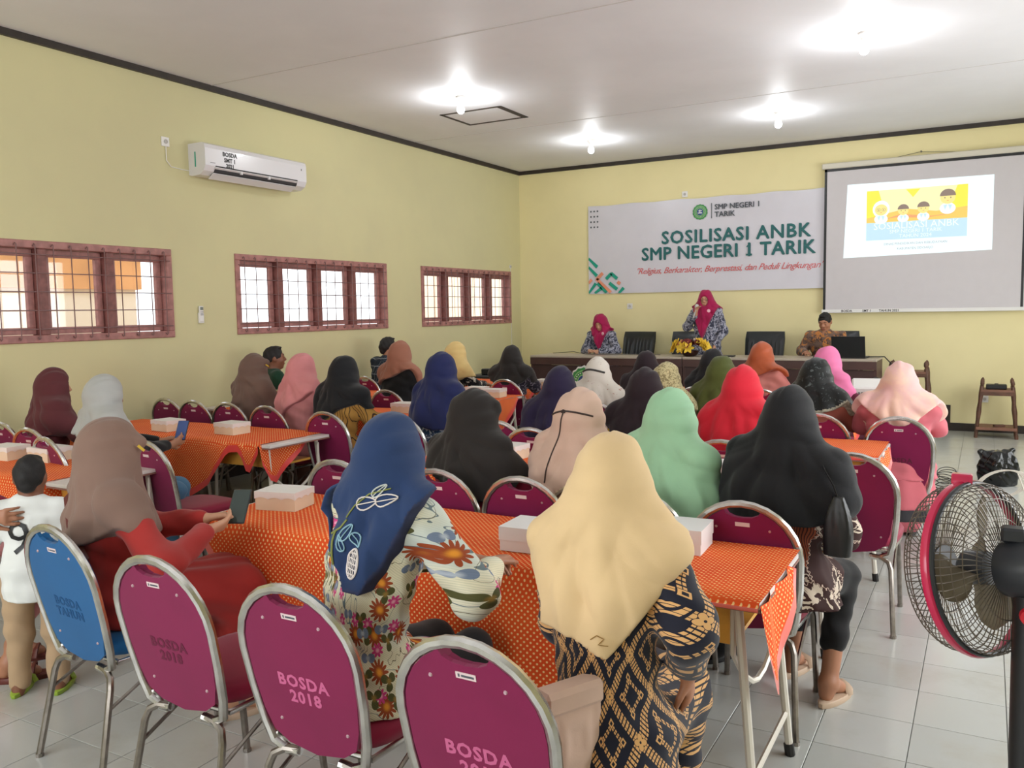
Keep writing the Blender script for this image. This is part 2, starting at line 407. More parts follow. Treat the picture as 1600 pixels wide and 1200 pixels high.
for m_, segs in ((M_green, [((0, .40), (.042, .305)), ((0, .30), (.04, .205)), ((.085, .17), (.108, .225)), ((.108, .225), (.135, .165)), ((.1, .115), (.135, .045)),
                            ((.06, .06), (.03, .0)), ((.045, .115), (.085, .01)), ((0, .015), (.035, .12)), ((.145, .0), (.165, .06))]),
                 (M_coral, [((.04, .165), (.068, .235)), ((.04, .165), (.105, .01)), ((0, .13), (.015, .165)), ((.138, .125), (.148, .105))])):
    g = MB()
    for (a0, c0), (a1, c1) in segs:
        A = Vector((a0*W_, c0*H_)); Bv = Vector((a1*W_, c1*H_)); dd = (Bv-A).normalized(); pp = Vector((-dd.y, dd.x))*.026; A = A-dd*.01
        Q = [A-pp, Bv-pp, Bv+pp, A+pp]
        Q = [(-W_/2+max(.0, q.x), max(.0, q.y)) for q in Q]
        g.prism(Q, lambda u, v, t: (u, -.0135-t, v), 0, .001)
    g.obj('pattern_stripe', m_, BT, fix=False)

SCx0, SCx1, SCz0, SCz1 = -1.945, .40, 1.535, 3.44
SC = thing('projector_screen', 'large pull-down projector screen with black border on the front wall', 'screen', ((SCx0+SCx1)/2, YF-.09, SCz0))
hw = (SCx1-SCx0)/2; hh = SCz1-SCz0
M_scr = mat('screen_fabric', (206, 201, 203), .7, var=.01)
MB().box((-hw, 0, .03), (hw, .004, hh-.03)).obj('screen_fabric', M_scr, SC)
MB().box((-hw-.004, -.002, hh-.035), (hw+.004, .002, hh+.02)).box((-hw-.004, -.002, .03), (-hw+.028, -.0005, hh)).box((hw-.05, -.002, .03), (hw-.022, -.0005, hh)).obj('border', M_black, SC)
MB().box((-hw-.04, -.02, hh+.0), (hw+.05, .07, hh+.075), bev=.01).obj('casing', mat('screen_case', (212, 206, 190), .5), SC)
bb = MB().box((-hw-.02, -.012, -.005), (hw+.03, .012, .04), bev=.004).obj('bottom_bar', M_white, SC)
tx = MB()
for t_, x_ in (('BOSDA', -hw+.30), ('SMT 1', -hw+.55), ('TAHUN 2021', -hw+.82)): add_text(tx, t_, .042, Matrix.Translation((x_, -.0125, .018)) @ RX90, offset=.001)
tx.obj('lettering', M_black, bb, fix=False)
tx = MB().tube([(-.4, .06, hh+.07), (-.02, .085, hh+.13), (.5, .06, hh+.07)], .003, 5); tx.lathe([(.012, 0), (.012, .03)], 8, (-.02, .085, hh+.13), (0, -1, 0)); tx.obj('hanging_cord', mat('cord_grey', (120, 115, 100), .6), SC)
# the projected slide: a lit picture on the fabric
def emis(name, col, e=.75, base=.3):
    t = Nt(name, .8); c = lin(col); t.color(tuple(x*base for x in c[:3])+(1,)); t.b.inputs['Emission Color'].default_value = c; t.b.inputs['Emission Strength'].default_value = e; return t.m
E_w = emis('slide_white', (240, 253, 255), .78); E_y = emis('slide_yellow', (250, 238, 90)); E_o = emis('slide_orange', (252, 208, 110)); E_c = emis('slide_cream', (250, 246, 190))
E_b = emis('slide_blue', (196, 226, 240), .8); E_h = emis('slide_hair', (150, 132, 120), .7); E_p = emis('slide_pink', (240, 170, 120)); E_t = emis('slide_text', (170, 178, 186), .7); E_s = emis('slide_skin', (250, 232, 150))
ox = -(SCx0+SCx1)/2
sl = MB(); TR = lambda u, v, t: (u, -.0006-t, v)
q0 = [(-1.70+ox, 2.255-SCz0), (.03+ox, 2.285-SCz0), (.03+ox, 3.20-SCz0), (-1.66+ox, 3.215-SCz0)]
slo = sl.prism(q0, TR, 0, .0005).obj('projected_slide', E_w, SC, fix=False)
U = lambda a, c: (-1.42+ox+a*1.17, 2.47-SCz0+c*.64)      # picture area
def pp(mats, polys):
    g = MB()
    for k, (poly, mi, t) in enumerate(polys): g.prism([U(*p) for p in poly], TR, t, t+.0004, mi)
    return g
g = pp(None, [([(0, .35), (1, .35), (1, 1), (0, 1)], 0, .0006), ([(.22, .35), (.78, .35), (.9, 1), (.12, 1)], 1, .0011), ([(.40, .98), (.54, .98), (.47, .82)], 0, .0016),
              ([(0, .35), (1, .35), (1, .58), (.7, .52), (.4, .60), (0, .45)], 2, .0016), ([(.18, .41), (.35, .5), (.65, .43), (.9, .46), (.6, .40), (.3, .44)], 4, .002), ([(0, 0), (1, 0), (1, .355), (0, .355)], 3, .002)])
g.obj('picture', [E_y, E_c, E_o, E_b, E_p], slo, fix=False)
def cartoon(cx, cz, r, scarf, tall):
    g = MB(); sx, sz = 1.17, .64
    X, Z = U(cx, cz)
    def el(x, z, a, c, mi, t, n=20, a0=0, a1=2*PI): g.prism([(X+x+a*math.cos(a0+(a1-a0)*k/(n-1 if a1-a0 < 6 else n)), Z+z+c*math.sin(a0+(a1-a0)*k/(n-1 if a1-a0 < 6 else n))) for k in range(n)], TR, t, t+.0004, mi)
    el(0, -r*1.5, r*.95, r*.75, 2, .0026)
    if scarf: el(0, 0, r*1.2, r*1.3, 2, .003)
    el(0, -r*.1, r*.9, r*.85, 0, .0034)
    if not scarf: el(0, r*.12, r*.95, r*.9, 1, .0038, 14, .0, PI)
    for s in (-1, 1): el(s*r*.35, -r*.12, r*.07, r*.1, 1, .0042, 8)
    if scarf:
        for s in (-1, 1):
            g.tube([(X+s*r*.36+r*.27*math.cos(a), -.0052, Z-r*.1+r*.24*math.sin(a)) for a in [k*PI/5 for k in range(10)]], .0015, 4, closed=True, mi=1)
    el(0, -r*.5, r*.14, r*.05, 3, .0042, 8)
    for s in (-1, 1): g.prism([(X+s*r*.05, Z-r*1.0), (X+s*r*.5, Z-r*1.1), (X+s*r*.3, Z-r*1.7)], TR, .0032, .0036, 4)
    g.obj('cartoon_figure', [E_s, E_h, E_w, E_p, E_b], slo, fix=False)
cartoon(.15, .62, .085, True, 0); cartoon(.375, .58, .07, False, 0); cartoon(.575, .60, .075, False, 0); cartoon(.81, .78, .095, False, 1)
tx = MB(); TM = lambda a, c: Matrix.Translation((U(a, c)[0], -.0032, U(a, c)[1])) @ RX90
add_text(tx, 'SOSIALISASI ANBK', .122, TM(.5, .27), offset=.0, ext=.0003); add_text(tx, 'SMP NEGERI 1 TARIK', .066, TM(.5, .155), offset=.0, ext=.0003)
add_text(tx, 'TAHUN 2024', .066, TM(.5, .06), offset=.0, ext=.0003); tx.obj('lettering', E_w, slo, fix=False)
tx = MB(); add_text(tx, 'DINAS PENDIDIKAN DAN KEBUDAYAAN', .04, TM(.5, -.09), ext=.0003); add_text(tx, 'KABUPATEN SIDOARJO', .04, TM(.5, -.19), ext=.0003); tx.obj('lettering', E_t, slo, fix=False)

def plate(name, label, cat, loc, facing, s=.085, sock=True):
    t = thing(name, label, cat, loc, {'x': PI/2, 'y': 0}[facing])
    MB().box((-s/2, -.012, -s/2), (s/2, 0, s/2), bev=.003).obj('plate', M_white, t)
    k = MB().lathe([(.02, 0), (.02, .006), (.016, .007), (.015, .002)], 14, (0, -.012, 0), (0, -1, 0)).obj('socket_face', mat('socket_grey', (190, 186, 180), .5), t)
    return t
plate('wall_socket', 'small white wall socket left of the air conditioner', 'socket', (XL, 5.45, 3.23), 'x')
plate('wall_socket', 'small white wall socket below the banner, left of the standing speaker', 'socket', (-4.76, YF, 1.67), 'y')
plate('wall_socket', 'small wall socket at the top edge of the banner', 'socket', (-3.9, YF, 3.28), 'y')
plate('wall_socket', 'faint wall socket behind the low wooden stand on the right', 'socket', (.0, YF, .42), 'y')
plate('cable_box', 'tiny cable box above the far end of the far window', 'cable box', (XL, 11.93, 2.33), 'x', .05)
tag(MB().tube([(XL+.006, 11.93, 2.31), (XL+.006, 11.94, 1.8), (XL+.006, 11.93, .2)], .004, 5).obj('wall_cable', M_white, smooth=True), 'thin cable running down the left wall beside the far window', 'cable')
tag(MB().tube([(XL+.012, 5.45, 3.2), (XL+.012, 5.45, 3.06), (XL+.012, 5.5, 3.01), (XL+.012, 5.62, 3.0), (XL+.012, 5.72, 3.0)], .004, 6).obj('hanging_cable', M_white, smooth=True), 'thin white cord from wall socket to air conditioner', 'cable')
# remote control in its holder
t = thing('remote_control', 'white air conditioner remote in a holder on the left wall', 'remote', (XL, 5.76, 1.56), PI/2)
MB().box((-.03, -.022, 0), (.03, 0, .10), bev=.003).obj('holder', M_white, t)
rb = MB().box((-.024, -.026, .012), (.024, -.006, .165), bev=.004).obj('remote_body', M_white, t)
MB().box((-.018, -.0275, .125), (.018, -.026, .155)).obj('display', mat('lcd_grey', (120, 128, 122), .3), rb)
k = MB()
for i in range(3):
    for j in range(3): k.box((-.016+i*.012, -.028, .104-j*.014+.0), (-.008+i*.012, -.026, .112-j*.014))
k.obj('button', mat('button_grey', (140, 140, 145), .5), rb)
# air conditioner
t = thing('air_conditioner', 'white split air conditioner high on the left wall', 'air conditioner', (XL, 6.39, 2.95), PI/2)
M_ac = mat('ac_white', (226, 224, 226), .25, coat=.3)
L_ = .68; prof = [(0, .30), (-.19, .30), (-.215, .285), (-.225, .25), (-.225, .09), (-.20, .04), (-.14, .005), (-.04, 0), (0, .01)]
b = MB(); n = len(prof)
b.v = [(-L_, y, z) for y, z in prof]+[(L_, y, z) for y, z in prof]; b.f = [tuple(range(n)), tuple(range(2*n-1, n-1, -1))]+[(i, i+n, (i+1) % n+n, (i+1) % n) for i in range(n)]; b.mi = [0]*len(b.f)
b.obj('casing', M_ac, t)
MB().prism([(-.228, .095), (-.204, .046), (-.202, .044), (-.14, .006), (-.143, .004), (-.21, .04)], lambda u, v, q: (q, u, v), -.56, .54).obj('outlet', mat('ac_dark', (52, 50, 52), .7), t)
for k_, (ya, za) in enumerate([(-.235, .075), (-.205, .022)]):
    MB().prism([(ya, za), (ya+.07, za-.045), (ya+.075, za-.040), (ya+.006, za+.008)], lambda u, v, q: (q, u, v), -.57, .53).obj('flap', M_ac, t)
for x_ in (-.25, .12): MB().box((x_, -.236, .05), (x_+.02, -.205, .082)).obj('vane', M_ac, t)
MB().box((-L_-.002, -.10, .08), (-L_, -.085, .22)).obj('stripe', M_green, t)
tx = MB(); q = Matrix.Translation((-.38, -.2262, .215)) @ RX90
add_text(tx, 'BOSDA', .055, q, offset=.002); add_text(tx, 'SMT 1', .055, Matrix.Translation((0, 0, -.055)) @ q, offset=.002); add_text(tx, '2021', .05, Matrix.Translation((0, 0, -.105)) @ q, offset=.002)
tx.box((-.62, -.2262, .115), (-.56, -.2255, .12)); tx.box((.6, -.2262, .2), (.61, -.2255, .22)); tx.obj('lettering', M_black, t, fix=False)

# ceiling lamps
E_bulb = emis('bulb_glow', (255, 255, 255), 14, 1)
lamp0 = None
for (x, y, e, lb) in [(-4.83, 7.67, 16, 'bare glowing ceiling bulb beside the square hatch'), (-4.61, 10.51, 14, 'bare glowing ceiling bulb nearest the far left corner'),
                   (-2.16, 10.27, 14, 'bare glowing ceiling bulb above the right end of the banner'), (-.94, 7.71, 16, 'bare glowing ceiling bulb nearest the camera, above the right side')]:
    if lamp0 is None:
        t = lamp0 = thing('ceiling_bulb', lb, 'ceiling light', (x, y, H), 0, 'bare ceiling bulbs')
        MB().lathe([(.055, 0), (.055, -.02), (.03, -.045), (.026, -.06)], 16).obj('holder', M_white, t, smooth=True)
        MB().lathe([(.013, -.05), (.015, -.075), (.034, -.105), (.041, -.135), (.034, -.16), (.014, -.175)], 16).obj('bulb', E_bulb, t, smooth=True)
    else:
        t = copy_tree(lamp0); t.location = (x, y, H); t['label'] = lb
    bulb_light((x, y, H-.24), e)

# ------------------------------------------------------------------ banquet chairs
M_chrome = mat('chrome_tube', (212, 210, 206), .26, 1., var=.12, vs=16., bump=.05)
M_chromed = mat('worn_leg_tube', (150, 143, 136), .32, 1., var=.2, vs=20.)
M_crim = fabric('crimson_vinyl', (126, 18, 70), .55, .05, .08); M_bluev = fabric('blue_vinyl', (14, 88, 142), .55, .05, .08)
M_crimd = fabric('crimson_seat', (134, 18, 52), .6, .05, .08)
M_rivet = mat('rivet', (220, 190, 200), .3, .6); M_stick = mat('sticker', (226, 205, 205), .4); M_slot = mat('slot_dark', (48, 30, 26), .6)
M_wprint = mat('faded_pink_stencil', (198, 96, 140), .7); M_dprint = mat('dark_stencil', (96, 14, 50), .7); M_dblue = mat('dark_blue_stencil', (10, 70, 118), .7)
BA = math.radians(12)      # tilt of the back
def bk(u, v, t):           # back plane: u across, v up the back from its foot, t towards the sitter
    return (u, -.185-v*math.sin(BA)+t*math.cos(BA), .405+v*math.cos(BA)+t*math.sin(BA))
def arch(w0, w1, h, n=14, ins=0.):      # tombstone outline
    pts = []
    w1 -= ins; w0 -= ins; h -= ins; hs = h-w1*1.02
    for k in range(n+1):
        a = PI*k/n; pts.append((w1*math.cos(a), hs+w1*1.02*math.sin(a)))
    return pts, hs, w0
def make_chair(red=True, text=None):
    t = thing('banquet_chair', '', 'chair')
    pts, hs, w0 = arch(.19, .205, .505)
    path = [(.075, -.03), (.12, -.035), (.168, -.01), (.186, .06)]+[(.2, .18)]+pts+[(-.2, .18), (-.186, .06), (-.168, -.01), (-.12, -.035), (-.075, -.03)]
    MB().tube([bk(u, v, 0) for u, v in path], .0150, 8, flat=(.95, 1.0), ref=(0, 1, 0)).obj('back_frame', M_chrome, t, smooth=True)
    pts, hs, w0 = arch(.19, .205, .505, 14, .016)
    # handle notch at the top of the panel
    poly = [(.172, .10), (.15, .035), (.1, -.0), (0, -.018), (-.1, 0), (-.15, .035), (-.172, .10)][::-1]
    poly = [(-.172, .10), (-.15, .035), (-.1, 0), (0, -.018), (.1, 0), (.15, .035), (.172, .10)]
    up = [p for p in pts if p[1] < .43]
    r_ = [p for p in pts[:8] if abs(p[0]) > .075]; l_ = [(-p[0], p[1]) for p in r_][::-1]
    notch = [(.072, .484), (.06, .463), (.035, .452), (0, .449), (-.035, .452), (-.06, .463), (-.072, .484)]
    poly = poly+[(.186, .2)]+r_+notch+l_+[(-.186, .2)]
    pm = MB().prism(poly, bk, -.006, .006)
    fv = MB().prism([(u*.93, .02+v*.93) for u, v in poly], bk, .004, .03)
    pm.add(fv.v, fv.f)
    pan = pm.obj('backrest', M_crim if red else M_bluev, t)
    rv = MB()
    for (u, v) in ((-.1, .405), (.1, .405), (-.11, .08), (.13, .08)): rv.lathe([(.0055, 0), (.004, .003)], 8, bk(u, v, -.006), (0, -math.cos(BA), -math.sin(BA)))
    rv.obj('rivet', M_rivet, pan)
    sk = MB().prism([(-.027, .415), (.027, .415), (.027, .431), (-.027, .431)], bk, -.0075, -.006).obj('sticker', M_stick, pan)
    MB().prism([(-.012, .42), (.022, .42), (.022, .4255), (-.012, .4255)], bk, -.008, -.0076).prism([(-.021, .419), (-.016, .419), (-.016, .427), (-.021, .427)], bk, -.008, -.0076).obj('print', M_greyp, sk) if text else None
    if text:
        g = MB(); sz, m_, l1, l2 = text
        A = Vector(bk(0, .215, -.0066)); ex = Vector((1, 0, 0)); ev = (Vector(bk(0, 1, 0))-Vector(bk(0, 0, 0))); en = ex.cross(ev)
        mt = Matrix(((ex.x, ev.x, en.x, A.x), (ex.y, ev.y, en.y, A.y), (ex.z, ev.z, en.z, A.z), (0, 0, 0, 1)))
        add_text(g, l1, sz, mt, offset=.0018, ext=.0004, space=1.12); add_text(g, l2, sz, mt @ Matrix.Translation((0, -sz*.95, 0)), offset=.0018, ext=.0004, space=1.12)
        g.obj('lettering', m_, pan, fix=False)
    # seat cushion
    b = MB(); N_ = 28; rings = []
    def outline(s):
        o = []
        for k in range(N_):
            a = 2*PI*k/N_; ca, sa = math.cos(a), math.sin(a)
            e = .55; x = .2*math.copysign(abs(ca)**e, ca); y = .215*math.copysign(abs(sa)**e, sa)
            x *= 1+.07*(y/.2); o.append((x*s, .035+y*s))
        return o
    for z, s in ((.418, .93), (.422, 1.0), (.455, 1.03), (.475, .97), (.484, .8), (.488, .4)): rings.append([(x, y, z) for x, y in outline(s)])
    b.v = [p for r in rings for p in r]; m_ = len(rings)
    b.f = [(i*N_+k, i*N_+(k+1) % N_, (i+1)*N_+(k+1) % N_, (i+1)*N_+k) for i in range(m_-1) for k in range(N_)]+[tuple(range(N_))[::-1], tuple((m_-1)*N_+k for k in range(N_))]; b.mi = [0]*len(b.f)
    b.obj('seat', M_crimd if red else M_bluev, t, smooth='all')
    MB().tube([(-.175, -.16, .405), (-.19, .12, .405), (-.165, .215, .405), (.165, .215, .405), (.19, .12, .405), (.175, -.16, .405)], .011, 8, closed=True).obj('seat_frame', M_chrome, t, smooth=True)
    for s in (-1, 1):
        MB().tube([(s*.075, -.178, .378), (s*.13, -.182, .374), (s*.165, -.19, .355), (s*.178, -.2, .32), (s*.2, -.265, .012)], .0125, 8).lathe([(.015, 0), (.015, .014)], 8, (s*.2, -.265, .0)).obj('leg', M_chromed, t, smooth=True)
        MB().tube([(s*.165, .06, .4), (s*.172, .17, .385), (s*.178, .2, .34), (s*.19, .235, .012)], .0125, 8).lathe([(.015, 0), (.015, .014)], 8, (s*.19, .235, .0)).obj('leg', M_chromed, t, smooth=True)
        MB().tube([(s*.183, -.215, .25), (s*.179, .12, .40)], .007, 6).obj('stretcher', M_chromed, t, smooth=True)
    return t
far0 = make_chair(True); printed0 = make_chair(True, (.052, M_wprint, 'BOSDA', '2018')); dark0 = make_chair(True, (.046, M_dprint, 'BOSDA', '2018')); blue0 = make_chair(False, (.046, M_dblue, 'BOSDA', 'TAHUN'))
used = set()
def chair(proto, x, y, label, rz=0., group=None):
    o = proto if id(proto) not in used else copy_tree(proto); used.add(id(proto))
    o.location = (x, y, 0); o.rotation_euler = (0, 0, math.radians(rz)); o['label'] = label; o['category'] = 'chair'
    if group: o['group'] = group
    elif 'group' in o: del o['group']
    return o
G1 = 'crimson banquet chairs with chrome frames'
chair(blue0, -2.83, 2.05, 'blue banquet chair with chrome frame, under the woman in the red dress', -4)
chair(dark0, -2.19, 1.95, 'empty crimson chair beside the blue chair, dark BOSDA 2018 stencil', 0, G1)
chair(printed0, -1.62, 1.93, 'crimson chair stencilled BOSDA 2018 under the woman in the flowered blouse', 0, G1)
chair(printed0, -.99, 1.83, 'nearest crimson chair stencilled BOSDA 2018, under the woman in the cream headscarf', -1, G1)
for x, y, rz, lb in [
    (-.78, 3.43, 0, 'crimson chair under the woman in black with a black handbag'),
    (-1.22, 3.46, 0, 'crimson chair under the woman in the mint green headscarf'),
    (-1.76, 3.50, 0, 'crimson chair under the woman in the blush headscarf with tie'),
    (-2.20, 3.50, 0, 'crimson chair under the woman in black headscarf and maroon top'),
    (-2.80, 3.50, 0, 'empty crimson chair just left of the blue headscarf, second row'),
    (-4.27, 3.55, -4, 'empty crimson chair with its seat showing, left of the aisle'),
    (-5.55, 3.62, 0, 'crimson chair in front of the woman in the dark maroon headscarf'),
    (-6.10, 3.75, 0, 'crimson chair cut by the left edge of the picture'),
    (-4.98, 3.40, -8, 'crimson chair under the woman in grey headscarf and jeans'),
    (-.56, 4.70, 0, 'empty crimson chair with open seat beside the aisle on the right'),
    (-1.25, 4.87, 0, 'crimson chair under the woman in the bright red headscarf'),
    (-1.88, 4.87, 0, 'crimson chair under the woman in black headscarf with yellow sleeves'),
    (-2.45, 4.90, 0, 'crimson chair under the woman in the dark indigo headscarf'),
    (-2.82, 5.12, 0, 'empty crimson chair behind the white box on the second-row table'),
    (-4.27, 5.08, 0, 'crimson chair under the woman in black headscarf and striped mustard top'),
    (-3.62, 5.12, 0, 'crimson chair under the woman in navy headscarf and blue batik'),
    (-5.00, 5.22, 0, 'crimson chair under the woman in the dusty pink headscarf'),
    (-5.52, 5.30, 0, 'crimson chair under the woman in the long taupe headscarf'),
    (-5.96, 5.32, 0, 'empty crimson chair, middle of three along the left wall'),
    (-6.36, 5.36, 0, 'empty crimson chair nearest the wall under the middle window'),
    (-.48, 6.26, 0, 'crimson chair with faint stencil under the woman in pale pink headscarf'),
    (-.98, 6.25, 0, 'crimson chair under the woman in black veil and brown top'),
    (-1.62, 6.25, 0, 'crimson chair under the woman in the olive green headscarf'),
    (-2.15, 6.2, 0, 'crimson chair under the woman in speckled beige headscarf'),
    (-2.70, 6.43, 0, 'crimson chair under the woman in white headscarf and teal top'),
    (-4.93, 6.68, 0, 'crimson chair under the woman in brown headscarf and black top'),
    (-5.95, 6.35, 0, 'crimson chair beside the man in the dark green shirt'),
    (-6.25, 8.0, 0, 'crimson chair under the man in the plaid shirt'),
    (-5.22, 8.2, 0, 'crimson chair under the woman in the pale yellow headscarf'),
    (-4.45, 8.1, 0, 'crimson chair under the woman in black headscarf, far left rows'),
    (-2.32, 7.92, 0, 'crimson chair under the woman in long black headscarf near the desk'),
    (-1.72, 7.85, 0, 'crimson chair under the woman in the rust headscarf'),
    (-1.20, 7.9, 0, 'crimson chair under the woman in the bright pink headscarf'),
    (-.62, 7.7, 0, 'empty crimson chair beside the projector table'),
    (-2.80, 7.6, 0, 'crimson chair under the woman in black, back view before the desk')]:
    if lb.startswith('crimson chair with faint'): chair(dark0, x, y, lb, rz, G1)
    else: chair(far0, x, y, lb, rz, G1)

# ------------------------------------------------------------------ desks with orange cloths
M_lam = mat('white_laminate', (224, 216, 212), .35, var=.03); M_leg = mat('cream_table_leg', (226, 220, 208), .35, .1)
M_edge = mat('desk_edge', (150, 104, 92), .5); M_pine = mat('varnished_pine', (226, 166, 72), .35, var=.12, vs=9.)
M_cap = mat('black_leg_cap', (26, 24, 24), .6)
def make_desk():
    t = thing('school_desk', '', 'table')
    MB().box((-.6, -.3, .722), (.6, .3, .742), bev=.003).obj('tabletop', [M_lam], t)
    MB().box((-.602, -.302, .714), (.602, .302, .722)).obj('edge_band', M_edge, t)
    MB().box((-.48, -.22, .57), (.52, -.205, .70), bev=.002).obj('modesty_panel', M_pine, t)
    MB().box((-.5, -.2, .565), (.5, .2, .58)).obj('book_shelf', M_pine, t)
    for s in (-1, 1):
        for q in (-1, 1):
            MB().tube([(s*.52, q*.24, .71), (s*.585, q*.262, .0)], .0145, 8).obj('leg', M_leg, t, smooth=True)
            MB().tube([(s*.58, q*.26, .045), (s*.586, q*.262, .0)], .018, 8).obj('foot_cap', M_cap, t, smooth=True)
        MB().tube([(s*.5, -.22, .69)]+[(s*(.5+.055*a/8), -.22+.44*a/8, .60-.16*math.sin(PI*a/8)-.06) for a in range(9)]+[(s*.555, .22, .69)], .010, 6).obj('arched_brace', M_leg, t, smooth=True)
        MB().tube([(s*.57, -.25, .16), (s*.57, .25, .16)], .010, 6).obj('stretcher', M_leg, t, smooth=True)
    return t
def cloth_mat():
    t = Nt('orange_dotted_cloth', .8, 0, .2); uv = t.coord('UV'); x, y, z = t.xyz(uv)
    s = 1/.0235
    a = t.math('FRACT', t.math('MULTIPLY', x, s)); c = t.math('FRACT', t.math('MULTIPLY', y, s))
    def dot(a, c):
        dx = t.math('SUBTRACT', a, .5); dy = t.math('SUBTRACT', c, .5)
        return t.math('SQRT', t.math('ADD', t.math('MULTIPLY', dx, dx), t.math('MULTIPLY', dy, dy)))
    d1 = dot(a, c)
    a2 = t.math('FRACT', t.math('MULTIPLY_ADD', x, s, .5)); c2 = t.math('FRACT', t.math('MULTIPLY_ADD', y, s, .5))
    d = t.math('MINIMUM', d1, dot(a2, c2)); m_ = t.math('SUBTRACT', 1., t.ss(d, .12, .20))
    base = t.mix(t.ss(t.noise(uv, 3., 3), .3, .7), lin((226, 78, 32)), lin((236, 94, 38)))
    t.color(t.mix(m_, base, lin((250, 206, 140)))); t.bump(t.noise(uv, 400, 2), .1, .001)
    return t.m
M_cloth = cloth_mat(); M_satin = mat('coral_satin_hem', (226, 58, 52), .38, var=.08, vs=6., sheen=.4); M_satin2 = mat('pink_satin_hem', (240, 112, 100), .38, var=.08, vs=6., sheen=.4)
def cloth(label, x0, x1, y0, y1, drop, endL=0., endR=.0, group='orange dotted tablecloths', hem=None, top=.746, back=.03):
    """drop(u): front overhang in metres at x; endL/endR: hanging corner depth beyond each end"""
    b = MB(); b.uv = []
    nu = max(8, int((x1-x0)/.04)); rows = [('t', q/6) for q in range(7)]+[('d', q/9) for q in range(1, 10)]+[('h', 1.)]
    for kind, q in rows:
        for i in range(nu+1):
            x = x0+(x1-x0)*i/nu; D = max(.012, drop(x)); wob = .018*math.sin(9*x+1.2)+.012*math.sin(21*x)
            if kind == 't':
                y = y1+back-(y1+back-y0+.006)*q; z = top+.0015*math.sin(13*x+9*y)+.001*math.sin(31*y); ar = y1-y
            else:
                Lh = max(0., D-.05); L2 = Lh*q if kind == 'd' else D
                y = y0-.010-wob*(L2/.4)-.014-.03*L2; z = top-.010-L2; ar = (y1-y0)+L2
                if kind == 'd' and q < .12: y = y0-.012
            b.v.append((x, y, z)); b.uv.append((x, ar))
    R = len(rows); W2 = nu+1
    for j in range(R-1):
        for i in range(nu):
            b.f.append((j*W2+i, (j+1)*W2+i, (j+1)*W2+i+1, j*W2+i+1)); b.mi.append(1 if j == R-2 else 0)
    for side, dep in ((-1, endL), (1, endR)):      # triangular corner hanging over an end
        if not dep: continue
        xe = x1 if side > 0 else x0; o = len(b.v); n = 8
        for k in range(n+1):
            f = k/n; y = y0-.02+(y1-y0)*.75*f; dd = dep*max(.02, 1-abs(f-.18)/.82 if f > .18 else .45+f/.18*.55)
            for r_, q in enumerate((0, .34, .68, max(.7, 1-.045/max(dd, .06)), 1.)):
                b.v.append((xe+side*(.006+.03*q+.012*math.sin(f*11)), y, top-.003-dd*q)); b.uv.append((xe+dd*q, y))
        for k in range(n):
            for r_ in range(4): b.f.append((o+k*5+r_, o+k*5+r_+1, o+(k+1)*5+r_+1, o+(k+1)*5+r_)); b.mi.append(1 if r_ == 3 else 0)
    ob = b.obj('tablecloth', [M_cloth, hem or M_satin], None, smooth='all')
    tag(ob, label, 'tablecloth', group); return ob
def interp(pts):
    def f(x):
        if x <= pts[0][0]: return pts[0][1]
        for (a, c), (d, e) in zip(pts, pts[1:]):
            if x <= d: return c+(e-c)*(x-a)/(d-a)
        return pts[-1][1]
    return f
desk0 = make_desk(); dused = []
def desks(xs, y, lbs):
    for x, lb in zip(xs, lbs):
        o = desk0 if not dused else copy_tree(desk0); dused.append(1)
        o.location = (x, y, 0); o['label'] = lb; o['category'] = 'table'; o['group'] = 'white topped school desks'
desks([-2.42, -1.17], 2.82, ['left of the two nearest desks, in front of the blue headscarf', 'white topped desk with yellow pine panel, nearest on the right'])
desks([-2.42, -1.2], 4.3, ['desk under the second row cloth, left half', 'desk under the second row cloth, beside the woman in black'])
desks([-2.34, -1.12], 5.6, ['desk under the third row cloth, behind the black and yellow top', 'desk with its white end showing beside the empty aisle chair'])
desks([-2.75, -1.54], 7.25, ['desk in the fourth row behind the olive headscarf', 'desk in the fourth row before the pale pink headscarf'])
desks([-3.9, -2.6, -1.4], 8.95, ['front row desk left of the white headscarf', 'front row desk in the middle', 'front row desk carrying the projector'])
desks([-4.83, -6.04], 3.05, ['near left desk behind the small boy', 'near left desk at the picture edge'])
desks([-4.83, -6.04], 4.5, ['second left desk with curved legs showing', 'second left desk by the wall'])
desks([-4.83, -6.04], 6.0, ['third left desk behind the navy headscarf', 'third left desk by the wall'])
desks([-4.83, -6.04], 7.5, ['fourth left desk with white boxes on it', 'fourth left desk by the wall'])
desks([-5.5], 9.25, ['far left desk nearest the stage'])
cloth('nearest orange dotted tablecloth, between the blue and cream headscarves', -3.0, -.57, 2.52, 3.12,
      interp([(-3.0, .0), (-2.86, .16), (-2.72, .34), (-2.3, .5), (-1.8, .52), (-1.2, .46), (-1.0, .3), (-.82, .05), (-.74, .012), (-.57, .012)]), 0, .34, hem=M_satin2)
cloth('orange dotted tablecloth of the second row, under the white box', -3.0, -.6, 4.0, 4.6, interp([(-3, .1), (-2.7, .4), (-1.6, .5), (-.9, .3), (-.6, .02)]), .1, .45)
cloth('orange dotted tablecloth of the third row, ending at the white desk corner', -2.9, -.53, 5.32, 5.92, interp([(-2.9, .1), (-2.6, .4), (-1.2, .35), (-.9, .02), (-.53, .01)]), .1, .26)
cloth('orange tablecloth of the fourth row, behind the black veil', -2.9, -.9, 6.95, 7.55, interp([(-2.9, .1), (-2.6, .4), (-1.2, .35), (-.9, .1)]), .1, .3)
cloth('orange tablecloth of the front row, under the projector', -4.5, -.82, 8.65, 9.25, interp([(-4.5, .2), (-4.2, .4), (-1.2, .35), (-.9, .1)]), .1, .3)
